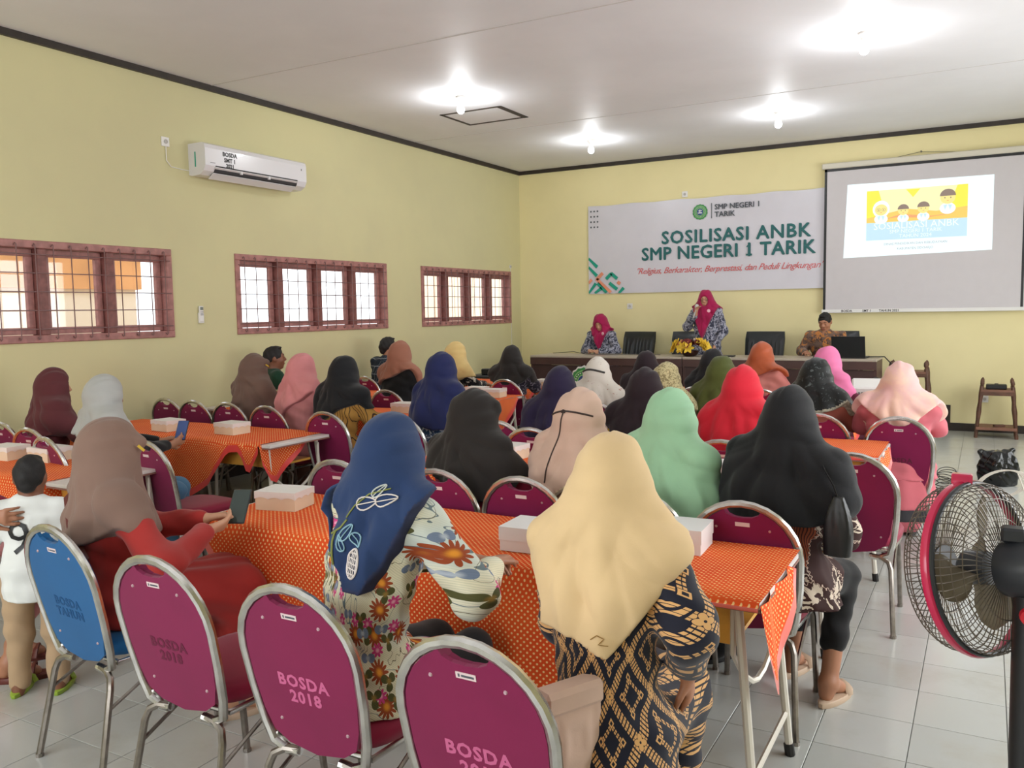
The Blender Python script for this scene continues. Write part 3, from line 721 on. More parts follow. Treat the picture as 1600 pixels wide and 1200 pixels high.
cloth('orange dotted tablecloth behind the small boy at the left edge', -6.5, -4.45, 2.75, 3.35, interp([(-6.5, .4), (-4.9, .45), (-4.45, .2)]), 0, .3)
cloth('orange dotted tablecloth on the left, beside the woman holding a phone', -6.4, -4.32, 4.2, 4.84, interp([(-6.4, .3), (-5.2, .42), (-4.98, .40), (-4.8, .3), (-4.62, .06), (-4.5, .05), (-4.42, .22), (-4.32, .05)]), 0, .3)
cloth('orange tablecloth on the left beneath the brown headscarf', -6.4, -4.3, 5.7, 6.3, interp([(-6.4, .3), (-4.9, .42), (-4.5, .1), (-4.3, .1)]), 0, .3)
cloth('orange dotted tablecloth with two white boxes, far left rows', -6.4, -4.22, 7.2, 7.84, interp([(-6.4, .3), (-4.75, .38), (-4.5, .2), (-4.38, .02), (-4.3, .2), (-4.22, .1)]), 0, .36)
cloth('farthest orange tablecloth on the left, near the stage', -6.1, -4.85, 8.95, 9.55, interp([(-6.1, .3), (-5.2, .35), (-4.85, .2)]), 0, .25)

# ------------------------------------------------------------------ white snack boxes
M_lid = mat('box_lid_card', (236, 232, 228), .5, var=.02); M_card = mat('box_base_card', (232, 214, 186), .6, var=.03); M_whb = mat('plain_white_card', (232, 230, 230), .5)
def make_box(scallop=True, w_=.21, d_=.17, h_=.085):
    t = thing('snack_box', '', 'box')
    MB().box((-w_/2+.003, -d_/2+.003, 0), (w_/2-.003, d_/2-.003, h_-.006)).obj('base', M_card if scallop else M_whb, t)
    b = MB(); n = 12; per = []
    cor = [(-w_/2, -d_/2), (w_/2, -d_/2), (w_/2, d_/2), (-w_/2, d_/2)]
    for s in range(4):
        (x0, y0), (x1, y1) = cor[s], cor[(s+1) % 4]
        for k in range(n): per.append((x0+(x1-x0)*k/n, y0+(y1-y0)*k/n, k/n))
    m = len(per)
    b.v = [(x, y, h_) for x, y, f in per]+[(x, y, h_-(.034-.009*abs(math.sin(f*PI*3))) if scallop else h_-.05) for x, y, f in per]
    b.v += [(x*.985, y*.985, h_-.003) for x, y, f in per]+[(x*.985, y*.985, v[2]) for (x, y, f), v in zip(per, b.v[m:2*m])]
    b.f = [tuple(range(m)), tuple(range(2*m, 3*m))[::-1]]
    for i in range(m):
        j = (i+1) % m; b.f += [(i, m+i, m+j, j), (m+i, 3*m+i, 3*m+j, m+j), (2*m+i, 2*m+j, 3*m+j, 3*m+i)]
    b.mi = [0]*len(b.f); b.obj('lid', M_lid if scallop else M_whb, t)
    if not scallop: MB().lathe([(.006, 0), (.006, .001)], 10, (.055, -d_/2, .035), (0, -1, 0)).obj('thumb_hole', M_black, t)
    return t
box0 = make_box(); box1 = make_box(False, .26, .19, .09); bused = set()
for p_, x, y, rz, lb in [
    (box0, -2.80, 2.86, 12, 'white snack box with wavy lid at the left end of the nearest cloth'),
    (box1, -1.43, 2.77, 3, 'plain white snack box by the hand of the flowered blouse'),
    (box1, -1.0, 3.0, 3, 'plain white snack box mostly behind the cream headscarf'),
    (box0, -2.50, 4.42, -3, 'white snack box with wavy lid on the second row cloth'),
    (box1, -1.2, 4.30, 10, 'plain white snack box right of the mint green headscarf'),
    (box0, -5.55, 4.45, -6, 'white snack box in front of the wall chairs, left one of its table'),
    (box0, -4.93, 4.52, -2, 'white snack box with scalloped lid beside the raised phone'),
    (box0, -5.10, 3.2, 0, 'white snack box behind the boy, right of its neighbour'),
    (box0, -5.42, 3.12, 8, 'white snack box above the boy, at the left picture edge'),
    (box0, -4.72, 7.7, 0, 'white snack box behind the nearer one on the far left cloth'),
    (box0, -4.42, 7.55, 3, 'white snack box at the end of the far left cloth'),
    (box0, -4.5, 6.12, 3, 'white snack box between the blue headscarf and the brown one'),
    (box1, -1.72, 5.58, 8, 'plain white snack box between yellow sleeve and red headscarf'),
    (box1, -2.30, 5.62, 3, 'white snack box left of the black and yellow top'),
    (box0, -1.6, 7.15, 3, 'white snack box right of the olive green headscarf'),
    (box0, -.95, 7.1, 3, 'white snack box left of the pale pink headscarf'),
    (box0, -2.0, 8.9, 0, 'white snack box at the front row near the desk'),
    (box0, -4.45, 8.8, 0, 'white snack box at the left end of the front row cloth')]:
    o = p_ if id(p_) not in bused else copy_tree(p_); bused.add(id(p_)); o.location = (x, y, .7475); o.rotation_euler = (0, 0, math.radians(rz)); o['label'] = lb; o['category'] = 'box'; o['group'] = 'white cardboard snack boxes'

# ------------------------------------------------------------------ people: bodies and clothes as smooth implicit surfaces
F32 = np.float32
V3 = lambda *a: np.array(a, dtype=float)
def unit(v): v = np.asarray(v, float); return v/max(1e-9, np.linalg.norm(v))
def rot(yaw=0, pitch=0, roll=0):      # degrees; local: x right, y forward, z up; columns = local axes
    return np.array(Euler((math.radians(pitch), math.radians(roll), math.radians(yaw)), 'YXZ').to_matrix())
class Vol:
    def __init__(s, lo, hi, h):
        s.lo = np.array(lo, float); s.h = h; s.n = np.ceil((np.array(hi)-s.lo)/h).astype(int)+1
        s.ax = [(s.lo[i]+h*np.arange(s.n[i])).astype(F32) for i in range(3)]; s.d = np.full(s.n, .25, F32)
    def sub(s, lo, hi):
        sl = []
        for i in range(3):
            a = int(max(0, math.floor((lo[i]-s.lo[i])/s.h))); c = int(min(s.n[i], math.ceil((hi[i]-s.lo[i])/s.h)+1))
            if c <= a: return None, None
            sl.append(slice(a, c))
        return tuple(sl), (s.ax[0][sl[0]][:, None, None], s.ax[1][sl[1]][None, :, None], s.ax[2][sl[2]][None, None, :])
    def put(s, fn, lo, hi, k=.02, op='u'):
        m = k+.02; sl, g = s.sub(np.asarray(lo)-m, np.asarray(hi)+m)
        if sl is None: return s
        v = fn(*g); d = s.d[sl]
        if op == 'u': h = np.maximum(k-np.abs(d-v), 0)/k; s.d[sl] = np.minimum(d, v)-h*h*k*.25
        elif op == 'c': h = np.maximum(k-np.abs(d+v), 0)/k; s.d[sl] = np.maximum(d, -v)+h*h*k*.25
        return s
    def cone(s, a, b, ra, rb, k=.02, op='u', sq=None):     # round cone; sq = (axis vector, factor) flattens along an axis
        a = np.asarray(a, float); b = np.asarray(b, float); R = max(ra, rb)*1.1
        def fn(X, Y, Z):
            ba = b-a; l2 = float(ba@ba)+1e-9; px, py, pz = X-F32(a[0]), Y-F32(a[1]), Z-F32(a[2])
            t = np.clip((px*ba[0]+py*ba[1]+pz*ba[2])/l2, 0, 1)
            qx, qy, qz = px-t*ba[0], py-t*ba[1], pz-t*ba[2]
            q2 = qx*qx+qy*qy+qz*qz
            if sq is not None:
                n, f = sq; dn = qx*n[0]+qy*n[1]+qz*n[2]; q2 = q2+dn*dn*(f*f-1)
            return (np.sqrt(q2)-(ra+(rb-ra)*t)).astype(F32)
        return s.put(fn, np.minimum(a, b)-R, np.maximum(a, b)+R, k, op)
    def ell(s, c, r, R=None, k=.02, op='u'):
        c = np.asarray(c, float); r = np.asarray(r, float); mr = r.max()*1.05
        def fn(X, Y, Z):
            px, py, pz = X-F32(c[0]), Y-F32(c[1]), Z-F32(c[2])
            if R is not None: px, py, pz = (px*R[0, i]+py*R[1, i]+pz*R[2, i] for i in range(3))
            a = np.sqrt((px/r[0])**2+(py/r[1])**2+(pz/r[2])**2); g = np.sqrt((px/r[0]**2)**2+(py/r[1]**2)**2+(pz/r[2]**2)**2)+1e-6
            return (a*(a-1)/g).astype(F32)
        return s.put(fn, c-mr, c+mr, k, op)
    def loft(s, keys, k=.03, fold=None, op='u', sup=2.):     # keys: list of (z, cx, cy, rx, ry) with z ascending
        K = np.array(sorted(keys), float); R = max(K[:, 3].max(), K[:, 4].max())*1.15
        lo = (K[:, 1].min()-R, K[:, 2].min()-R, K[0, 0]); hi = (K[:, 1].max()+R, K[:, 2].max()+R, K[-1, 0])
        def fn(X, Y, Z):
            z = np.ravel(Z); zz = np.clip(z, K[0, 0], K[-1, 0])
            ip = [smooth_interp(zz, K[:, 0], K[:, i])[None, None, :].astype(F32) for i in (1, 2, 3, 4)]
            px, py = X-ip[0], Y-ip[1]; rx, ry = ip[2], ip[3]
            if fold is not None:
                th = np.arctan2(px/rx, -py/ry); m = 1+fold(th, Z); rx = rx*m; ry = ry*m
            a = (np.abs(px/rx)**sup+np.abs(py/ry)**sup)**(1/sup); d = (a-1)*np.minimum(rx, ry)*.9
            dz = np.maximum(K[0, 0]-Z, Z-K[-1, 0])
            return np.where(dz > 0, np.sqrt(np.maximum(d, 0)**2+dz*dz), np.maximum(d, dz)).astype(F32)
        return s.put(fn, lo, hi, k, op)
    def disp(s, fn): s.d += fn(s.ax[0][:, None, None], s.ax[1][None, :, None], s.ax[2][None, None, :]).astype(F32); return s
    def cut(s, fn): s.d = np.maximum(s.d, fn(s.ax[0][:, None, None], s.ax[1][None, :, None], s.ax[2][None, None, :]).astype(F32)); return s
    def mesh(s, name, mats, matfn=None, adapt=0.):
        d = s.d.copy(); d[0] = d[-1] = .1; d[:, 0] = d[:, -1] = .1; d[:, :, 0] = d[:, :, -1] = .1
        g = vdb.FloatGrid(3.0); g.copyFromArray(np.clip(d/s.h, -3, 3).astype(F32), tolerance=1e-4)
        P, Tq, Q = g.convertToPolygons(isovalue=0., adaptivity=adapt)
        P = np.asarray(P, float)*s.h+s.lo
        me = bpy.data.meshes.new(name); nq, nt = len(Q), len(Tq); nl = nq*4+nt*3
        me.vertices.add(len(P)); me.vertices.foreach_set('co', P.astype(F32).ravel())
        me.loops.add(nl); me.polygons.add(nq+nt)
        idx = np.concatenate([np.asarray(Q).ravel(), np.asarray(Tq).ravel()]) if nt else np.asarray(Q).ravel()
        me.loops.foreach_set('vertex_index', idx.astype(np.int32))
        st = np.concatenate([np.arange(nq)*4, nq*4+np.arange(nt)*3]); me.polygons.foreach_set('loop_start', st.astype(np.int32))
        for m_ in (mats if isinstance(mats, (list, tuple)) else [mats]): me.materials.append(m_)
        me.update(calc_edges=True)
        if matfn is not None:
            c = np.empty(len(me.polygons)*3, F32); me.polygons.foreach_get('center', c); c = c.reshape(-1, 3)
            me.polygons.foreach_set('material_index', matfn(c).astype(np.int32))
        me.shade_smooth(); return me
def smooth_interp(x, xp, fp):
    i = np.clip(np.searchsorted(xp, x)-1, 0, len(xp)-2); t = np.clip((x-xp[i])/np.maximum(xp[i+1]-xp[i], 1e-6), 0, 1)
    m = np.gradient(fp, xp) if len(xp) > 2 else np.full(len(xp), (fp[1]-fp[0])/(xp[1]-xp[0]))
    h = xp[i+1]-xp[i]; t2, t3 = t*t, t*t*t
    return (2*t3-3*t2+1)*fp[i]+(t3-2*t2+t)*h*m[i]+(-2*t3+3*t2)*fp[i+1]+(t3-t2)*h*m[i+1]
def sstep(x, a, b): t = np.clip((x-a)/(b-a), 0, 1); return t*t*(3-2*t)

M_skin = mat('brown_skin', (168, 116, 88), .5, var=.05, vs=10.); M_skinl = mat('light_brown_skin', (196, 146, 116), .5, var=.05, vs=10.)
M_skind = mat('dark_brown_skin', (128, 82, 60), .5, var=.05, vs=10.)
M_hair = mat('black_hair', (20, 17, 17), .7, var=.2, vs=60., bump=.5, bs=160.); M_eye = mat('eye_dark', (28, 18, 14), .15); M_lip = mat('lips', (150, 62, 62), .45)
M_eyew = mat('eye_white', (225, 220, 214), .3)

def hand_sdf(V, wrist, fwd, palm_n, side, curl=25., s=1., spread=.10):
    """palm plus four two-bone fingers of different lengths and a thumb leaving the side of the palm"""
    f = unit(fwd); n = unit(palm_n-np.dot(palm_n, f)*f); l = np.cross(f, n)*side      # l: towards the thumb side
    W = np.asarray(wrist, float); k = .006
    for o, r0, r1 in ((.020, .014, .013), (.0, .015, .014), (-.020, .013, .011)):
        V.cone(W+l*o*.5*s, W+f*.080*s+l*o*s, r0*s, r1*s, .012)
    for o, L, r in ((.030, .066, .0083), (.010, .074, .0087), (-.010, .069, .0083), (-.029, .054, .0074)):
        a = W+f*.082*s+l*o*s; c1 = math.radians(curl); d1 = unit(f*math.cos(c1)+n*math.sin(c1)+l*o*spread/.03)
        c2 = math.radians(curl*2.3); d2 = unit(f*math.cos(c2)+n*math.sin(c2)+l*o*spread/.03)
        b = a+d1*L*.52*s; V.cone(a, b, r*1.1*s, r*s, k); V.cone(b, b+d2*L*.48*s, r*s, r*.8*s, .003)
    a = W+f*.022*s+l*.022*s; b = a+unit(f*.75+l*.75+n*.25)*.042*s; V.cone(a, b, .013*s, .0105*s, .01)
    V.cone(b, b+unit(f*.95+l*.25+n*.3)*.034*s, .0102*s, .0078*s, .004)
def head_sdf(V, c, R, s=1., ears=True, hires=False):
    c = np.asarray(c, float); T = lambda x, y, z: c+R@(np.array([x, y, z])*s)
    V.ell(T(0, -.010, .018), (.073*s, .092*s, .092*s), R, .02)
    V.ell(T(0, .022, -.038), (.058*s, .066*s, .078*s), R, .03)
    V.ell(T(0, .058, -.092), (.024*s, .022*s, .02*s), R, .02)
    V.cone(T(0, .085, .012), T(0, .103, -.022), .008*s, .0125*s, .014)                 # nose
    V.cone(T(-.013, .092, -.026), T(.013, .092, -.026), .008*s, .008*s, .008)
    V.cone(T(-.033, .074, .024), T(.033, .074, .024), .012*s, .012*s, .018)            # brow
    for q in (-1, 1):
        V.ell(T(q*.031, .084, .004), (.014*s, .012*s, .009*s), R, .012, 'c')           # eye sockets
        V.ell(T(q*.036, .056, -.03), (.022*s, .022*s, .02*s), R, .02)                  # cheeks
        V.ell(T(q*.031, .074, .002), (.0125*s, .0125*s, .0125*s), R, .004)
        if ears: V.ell(T(q*.076, -.008, -.008), (.009*s, .018*s, .030*s), R, .008)
    V.cone(T(-.018, .083, -.056), T(.018, .083, -.056), .0085*s, .0085*s, .008)         # lips
    V.cone(T(-.015, .081, -.068), T(.015, .081, -.068), .0085*s, .0085*s, .006)
def face_parts(par, c, R, s=1., glasses=False, smile=False, closed=False):
    T = lambda x, y, z: tuple(np.asarray(c)+R@(np.array([x, y, z])*s))
    for q in (-1, 1):
        e = MB().lathe([(.0008, .0135*s), (.005*s, .0128*s), (.0058*s, .0118*s)], 10, T(q*.031, .074, .001), R@np.array([q*.08, 1, -.1 if not closed else -.8])); e.obj('eye', M_eye, par, smooth=True)
        MB().tube([T(q*.016, .0895, .028), T(q*.03, .0865, .034), T(q*.046, .0765, .029)], [.0022*s, .0030*s, .0014*s], 6).obj('eyebrow', M_hair, par, smooth=True)
    MB().tube([T(-.020, .0865, -.0615+(.004 if smile else 0)), T(-.008, .0925, -.0625), T(.008, .0925, -.0625), T(.020, .0865, -.0615+(.004 if smile else 0))], [.0018*s, .0036*s, .0036*s, .0018*s], 6).obj('lips', M_lip, par, smooth=True)
    if glasses:
        g = MB()
        for q in (-1, 1):
            g.tube([T(q*.033+.021*math.cos(a), .099-.004*abs(math.cos(a)), .003+.016*math.sin(a)) for a in [k*PI/7 for k in range(14)]], .0018*s, 5, closed=True)
            g.tube([T(q*.054, .095, .006), T(q*.078, .02, .006)], .0014*s, 5)
        g.tube([T(-.012, .1, .006), T(.012, .1, .006)], .0016*s, 5); g.obj('glasses', M_black, par, smooth=True)

def embroider(t, k):
    """leaves, a twig and a pineapple stitched on the back of the scarf, pressed onto its surface"""
    import mathutils.bvhtree as bv
    so = k['scarf']; bpy.context.view_layer.update(); me = so.data
    tr = bv.BVHTree.FromPolygons([v.co for v in me.vertices], [tuple(p.vertices) for p in me.polygons])
    def stick(u, z, off=.0028):
        hit = tr.ray_cast(Vector((u, -.8, z)), Vector((0, 1, 0))); p = hit[0]
        return None if p is None else (p+hit[1]*off)
    def line(pts, r, mt, name='embroidery'):
        fine = []
        for (a0, c0), (a1, c1) in zip(pts, pts[1:]):
            m_ = max(1, int(math.hypot(a1-a0, c1-c0)/.006)); fine += [(a0+(a1-a0)*j/m_, c0+(c1-c0)*j/m_) for j in range(m_)]
        q = [stick(u, z) for u, z in fine+[pts[-1]]]; q = [p for p in q if p is not None]
        if len(q) > 1: return MB().tube(q, r, 5).obj(name, mt, so, smooth=True)
    return stick, line
def fold_fn(seed, amp, n=9, diag=3.):
    r = random.Random(seed); ph = [r.uniform(0, 6.28) for _ in range(6)]
    def f(th, Z):
        a = np.sin(n*th+ph[0]+1.6*np.sin(diag*Z*2+ph[1])+diag*2*Z)
        c = np.sin((n*.57)*th+ph[2]-diag*3*Z+np.sin(2*th+ph[3])); e = np.sin(n*1.9*th+ph[4]+5*Z)
        return amp*((1-np.abs(a))*.9-.35+.55*c+.28*e)
    return f
def person(label, x, y, rz, HT, pose='sit', arms='table', lean=10, side=0, head=(0, 0), skin=None, scarf=None, top=None, bottom=None, dress=False, hair=None,
           hem=('round', .22, .1, .30), spread=.0, flow=0., h=.011, face=False, glasses=False, seat_z=.46, z0=0., sc=1., seed=1, piping=None, band=None, bulk=1., shoe=None, hands=1., legs='fwd', sleeve=1., neckk=1., visor=False, gtag=False, armcov=.6, folds=1., fs=.2, apex=0., apexl=1., bodyh=None, extra=None, smile=False, closed=False, group=None, wide=None, bottomlen=1., bun=.0, name='person'):
    t = thing(name, label, 'person', (x, y, z0), math.radians(rz), group); t['_h'] = HT; del t['_h']
    s = sc; skin = skin or M_skin; R = rot(head[0], head[1]); rnd = random.Random(seed)
    headr = .125*s; t['tmp'] = 0; del t['tmp']; sc_up = .014 if scarf else 0.
    neckz = HT-sc_up-.245*s
    P = V3(0, 0, seat_z+.095*s) if pose == 'sit' else V3(0, 0, HT*.53)
    th = math.tan(math.radians(lean)); ts = math.tan(math.radians(side))
    N = V3((neckz-P[2])*ts, (neckz-P[2])*th, neckz)
    up = unit(N-P); Hc = N+V3(ts*.05, .022*s+th*.04, .122*s); t_head = Hc
    off = Hc[:2]; a__ = math.radians(rz)
    t.location = (x-(off[0]*math.cos(a__)-off[1]*math.sin(a__)), y-(off[0]*math.sin(a__)+off[1]*math.cos(a__)), z0)
    SH = [N+V3(q*.162*s*bulk, -.0, -.062*s) for q in (-1, 1)]
    if pose == 'sit':
        HP = [P+V3(q*.085*s, .02, -.0) for q in (-1, 1)]
        if legs == 'fwd': KN = [V3(q*.095*s, .44*s, seat_z+.055) for q in (-1, 1)]; AN = [V3(q*.085*s, .40*s, .085) for q in (-1, 1)]
        else: KN = [V3(*legs[0][0]), V3(*legs[1][0])]; AN = [V3(*legs[0][1]), V3(*legs[1][1])]
    else:
        HP = [P+V3(q*.085*s, 0, -.02) for q in (-1, 1)]; KN = [V3(q*.095*s, .01, HT*.275) for q in (-1, 1)]; AN = [V3(q*.1*s, -.015, HT*.045) for q in (-1, 1)]
    if not isinstance(arms, str) and arms[0] == 'world':
        ca, sa = math.cos(a__), math.sin(a__); L3 = t.location
        def w2l(p, pt=True):
            dx, dy = (p[0]-L3.x, p[1]-L3.y) if pt else (p[0], p[1]); return (dx*ca+dy*sa, -dx*sa+dy*ca, p[2]-(z0 if pt else 0))
        arms = [(w2l(q[0]), w2l(q[1]))+tuple(w2l(v, False) for v in q[2:]) for q in arms[1:]]
    A = {'table': (((.235, .13, .80), (.12, .40, .79)),)*2, 'lap': (((.235, .05, N[2]-.30*s), (.08, .27, seat_z+.17)),)*2, 'side': (((.24, -.02, N[2]-.32*s), (.20, .12, N[2]-.52*s)),)*2}
    if isinstance(arms, str): a_ = A[arms]; EL = [V3(q*a_[0][0][0]*s, a_[0][0][1]+N[1]*.6, a_[0][0][2]) for q in (-1, 1)]; WR = [V3(q*a_[0][1][0]*s, a_[0][1][1], a_[0][1][2]) for q in (-1, 1)]; HD = [(unit(WR[i]-EL[i])+V3(0, 0, -.1), V3(0, 0, -1)) for i in (0, 1)]
    else:
        EL = [V3(*arms[i][0]) for i in (0, 1)]; WR = [V3(*arms[i][1]) for i in (0, 1)]; HD = [(V3(*arms[i][2]) if len(arms[i]) > 2 else unit(WR[i]-EL[i]), V3(*arms[i][3]) if len(arms[i]) > 3 else V3(0, 0, -1)) for i in (0, 1)]
    allp = np.array([P, N, Hc]+SH+KN+AN+EL+WR); lo = allp.min(0)-V3(.26, .24, .09)*1.; hi = allp.max(0)+V3(.26, .24, .17); lo[2] = max(lo[2], -.01); hi[2] = HT+.04
    # ---- body
    bh = bodyh or h; V = Vol(lo, hi, bh)
    head_sdf(V, Hc, R, s, ears=not scarf)
    V.cone(Hc-V3(0, .012, .05)*s, N+V3(0, 0, -.03), .052*s, .056*s, .03)
    V.cone(N+V3(0, 0, -.06*s), SH[0], .055*s, .045*s, .05); V.cone(N+V3(0, 0, -.06*s), SH[1], .055*s, .045*s, .05)
    V.loft([(P[2]-.08*s, P[0], P[1], .13*s, .10*s), (P[2]+.12*s, *(P+(N-P)*.25)[:2], .125*s*bulk, .09*s), (P[2]+(neckz-P[2])*.7, *(P+(N-P)*.7)[:2], .145*s*bulk, .095*s), (neckz-.03*s, N[0], N[1], .08*s, .06*s)], .04)
    for i in (0, 1):
        V.cone(SH[i], EL[i], .046*s, .038*s, .02); V.cone(EL[i], WR[i], .037*s, .025*s, .02)
        hand_sdf(V, WR[i], HD[i][0], HD[i][1], (-1 if i else 1), 24, s*hands)
        V.cone(HP[i], KN[i], .075*s, .052*s, .03); V.cone(KN[i], AN[i], .05*s, .034*s, .02)
        V.cone(AN[i], AN[i]+V3((i*2-1)*.012, .10*s, -.05*s if z0 == 0 or pose == 'stand' else -.05*s), .036*s, .024*s, .02); V.cone(AN[i]+V3(0, -.012, 0), AN[i]+V3(0, -.022, -.042*s), .034*s, .03*s, .02)
    t['category'] = 'person'
    body = bpy.data.objects.new('body', V.mesh('body', skin)); C.objects.link(body); body.parent = t
    if face: face_parts(body, Hc, R, s, glasses, smile, closed)
    # ---- clothes
    tm = top or M_black
    hasb = bottom is not None or dress
    V = Vol(lo, hi, h); rx = 1.*bulk
    ff = fold_fn(seed+5, .022, 7, 2.)
    at = lambda f, dy=0.: (P+(N-P)*f)[:2]+np.array([0, dy])
    L = neckz-P[2]; bot = P[2]-(.07*s if pose == 'sit' else .16*s)
    hem_w = (wide or .20)*s
    V.loft([(bot, P[0], P[1]-.005, hem_w*rx*1.04, hem_w*.80), (P[2]+.03, *at(.06), .185*s*rx, .145*s), (P[2]+L*.3, *at(.3), .158*s*rx, .122*s), (P[2]+L*.62, *at(.62), .175*s*rx, .128*s), (P[2]+L*.82, *at(.82), .170*s*rx, .108*s), (P[2]+L*.95, *at(.95), .10*s*rx, .078*s), (neckz+.01*s, N[0], N[1]+.005, .058*s, .056*s)], .03, ff)
    for i in (0, 1):
        V.cone(N+V3(0, -.005, -.05*s), SH[i], .055*s, .062*s, .06)
        w_ = .062*s*max(1, bulk*.95)*sleeve
        V.cone(SH[i], EL[i], .062*s, w_*.92, .03)
        e2 = EL[i]+(WR[i]-EL[i])*(.9 if sleeve <= 1.2 else .75); V.cone(EL[i], e2, w_*.90, .038*s*sleeve, .03)
        if sleeve <= 1.2: V.cut_cap = None
    def legs_into(V, r1, r2, r3, k, f=1.):
        for i in (0, 1):
            V.cone(HP[i], KN[i], r1*s, r2*s, k); e3 = KN[i]+(AN[i]-KN[i])*bottomlen; V.cone(KN[i], e3, r2*s*.97, r3*s, k)
    def skirt_into(V):
        legs_into(V, .10, .085, .075, .08)
        V.cone((HP[0]+HP[1])/2, (KN[0]+KN[1])/2, .11*s, .085*s, .07)
        if pose != 'sit' or bottomlen > .5: V.cone((KN[0]+KN[1])/2, (AN[0]+AN[1])/2+(KN[0]+KN[1]-AN[0]-AN[1])/2*(1-bottomlen), .09*s, .09*s, .07)
    if dress: skirt_into(V)
    elif pose == 'sit':
        for i in (0, 1): V.cone(HP[i], HP[i]+(KN[i]-HP[i])*.45, .105*s, .098*s, .05)
    def wr(X, Y, Z):
        return .0045*np.sin(38*Z+9*np.sin(7*X+seed)+6*Y)*np.sin(9*X+4*Y+seed)+.003*np.sin(70*Z+30*Y+11*X)*sstep(Z, 0, .3)
    V.disp(wr)
    floorz = .02 if pose == 'sit' or dress else .05
    V.cut(lambda X, Y, Z: floorz-Z+0*X+0*Y)
    o = bpy.data.objects.new('dress' if dress else 'blouse' if scarf else 'shirt', V.mesh('top', tm)); C.objects.link(o); o.parent = t
    t_top = o
    if bottom is not None:
        V = Vol((lo[0], lo[1], max(lo[2], 0)), (hi[0], hi[1], P[2]+.2), h)
        bm_, kind = bottom
        if kind == 'skirt': skirt_into(V)
        else: legs_into(V, .092, .070, .052, .03)
        V.disp(wr); V.cut(lambda X, Y, Z: .025-Z+0*X+0*Y)
        o = bpy.data.objects.new('skirt' if kind == 'skirt' else 'trousers', V.mesh('bottom', bm_)); C.objects.link(o); o.parent = t
    # ---- shoes
    for i in (0, 1):
        a = AN[i]; zf = a[2]-.085*s if pose == 'sit' else 0; zf = max(0, zf)
        b = MB(); n = 14; rings = []
        for z, f in ((zf, .95), (zf+.006, 1.), (zf+.022*s, 1.), (zf+.026*s, .93)):
            rings.append([(a[0]+(i*2-1)*.006+.043*s*f*math.cos(2*PI*k/n)*(1+.12*math.sin(2*PI*k/n)), a[1]+.045*s+.128*s*f*math.sin(2*PI*k/n), z) for k in range(n)])
        b.v = [p for r in rings for p in r]; b.f = [(j*n+k, j*n+(k+1) % n, (j+1)*n+(k+1) % n, (j+1)*n+k) for j in range(3) for k in range(n)]+[tuple(range(n))[::-1], tuple(3*n+k for k in range(n))]; b.mi = [0]*len(b.f)
        so = b.obj('sandal', shoe or M_black, t, smooth=True)
        MB().tube([(a[0]-.044*s, a[1]+.085*s, zf+.02), (a[0]-.03*s, a[1]+.09*s, zf+.058*s), (a[0]+(i*2-1)*.01, a[1]+.09*s, zf+.066*s), (a[0]+.035*s, a[1]+.09*s, zf+.055*s), (a[0]+.05*s, a[1]+.085*s, zf+.02)], .007*s, 6, flat=(1, 2.2)).obj('strap', shoe or M_black, so, smooth=True)
    # ---- headscarf
    if scarf:
        kind, zb, slope, zf_ = hem; lo2 = np.array([lo[0], lo[1]-.02, N[2]-max(zb, zf_)-.10]); lo2[0] = min(lo[0], -.32); hi2 = np.array([max(hi[0], .32), max(Hc[1]+.22, N[1]+.26), HT+.04]); lo2[1] = min(N[1], P[1])-.30
        V = Vol(lo2, hi2, h*.9)
        T = lambda a, b, c: Hc+R@(V3(a, b, c)*s)
        V.ell(T(0, -.008, .022), (.091*s, .110*s, .107*s), R, .03)
        V.ell(T(0, .02, -.05), (.081*s, .092*s, .095*s), R, .04)
        V.ell(T(0, -.065-bun, -.012), ((.066)*s, (.064)*s, .070*s), R, .06)
        if visor: V.cone(T(-.045, .085, .062), T(.045, .085, .062), .022*s, .022*s, .03)
        zs = N[2]; Lz = neckz-P[2]
        def cen(z): f = (z-P[2])/L; q = P+(N-P)*f; return q[0], q[1]
        w0 = .215+spread; keys = [(Hc[2]-.01, Hc[0], Hc[1]-.012, .084*s, .096*s), (zs+.055*s, N[0], N[1]-.005, .096*s*neckk, .094*s*neckk), (zs+.0*s, N[0], N[1]-.008, .134*s*neckk, .110*s), (zs-.055*s, *cen(zs-.055), .186*s*rx, .126*s), (zs-.13*s, *cen(zs-.13), w0*s*rx, .152*s)]
        kb = max(zb, zf_)+slope*.1
        if kb > .18: keys.append((zs-.24*s, cen(zs-.24)[0], cen(zs-.24)[1]+.01, (w0+.012+flow*.4)*s*rx, (.168+flow*.4)*s))
        if kb > .3: keys.append((zs-.42*s, cen(zs-.42)[0], cen(zs-.42)[1]+.02, (w0+.02+flow)*s*rx, (.185+flow)*s))
        keys.append((min(k_[0] for k_ in keys)-.12, cen(zs-kb)[0], cen(zs-kb)[1]+.02, (w0+.025+flow*1.2)*s*rx, (.19+flow*1.2)*s))
        zz = sorted(set(k_[0] for k_ in keys)); keys = [next(k_ for k_ in keys if k_[0] == z) for z in zz]
        fa = fold_fn(seed, .05, 6, 2.4)
        for i in (0, 1):
            V.cone(N+V3(0, -.008, -.03*s), SH[i], .070*s, .070*s, .07); V.cone(SH[i], SH[i]+(EL[i]-SH[i])*armcov, .073*s, (.071 if sleeve < 1.3 else .08)*s, .05)
            V.cone(Hc+V3((i*2-1)*.045, -.022, -.045)*s, SH[i]+V3(0, -.01, -.0), .038*s*neckk, .056*s, .08)
        V.loft(keys, .055, lambda th_, Z: fa(th_, Z)*sstep(-Z, -(zs+.09), -(zs-.12)))
        r2 = random.Random(seed+9); p1, p2, p3 = (r2.uniform(0, 6.28) for _ in range(3)); dr = r2.choice((-1, 1))
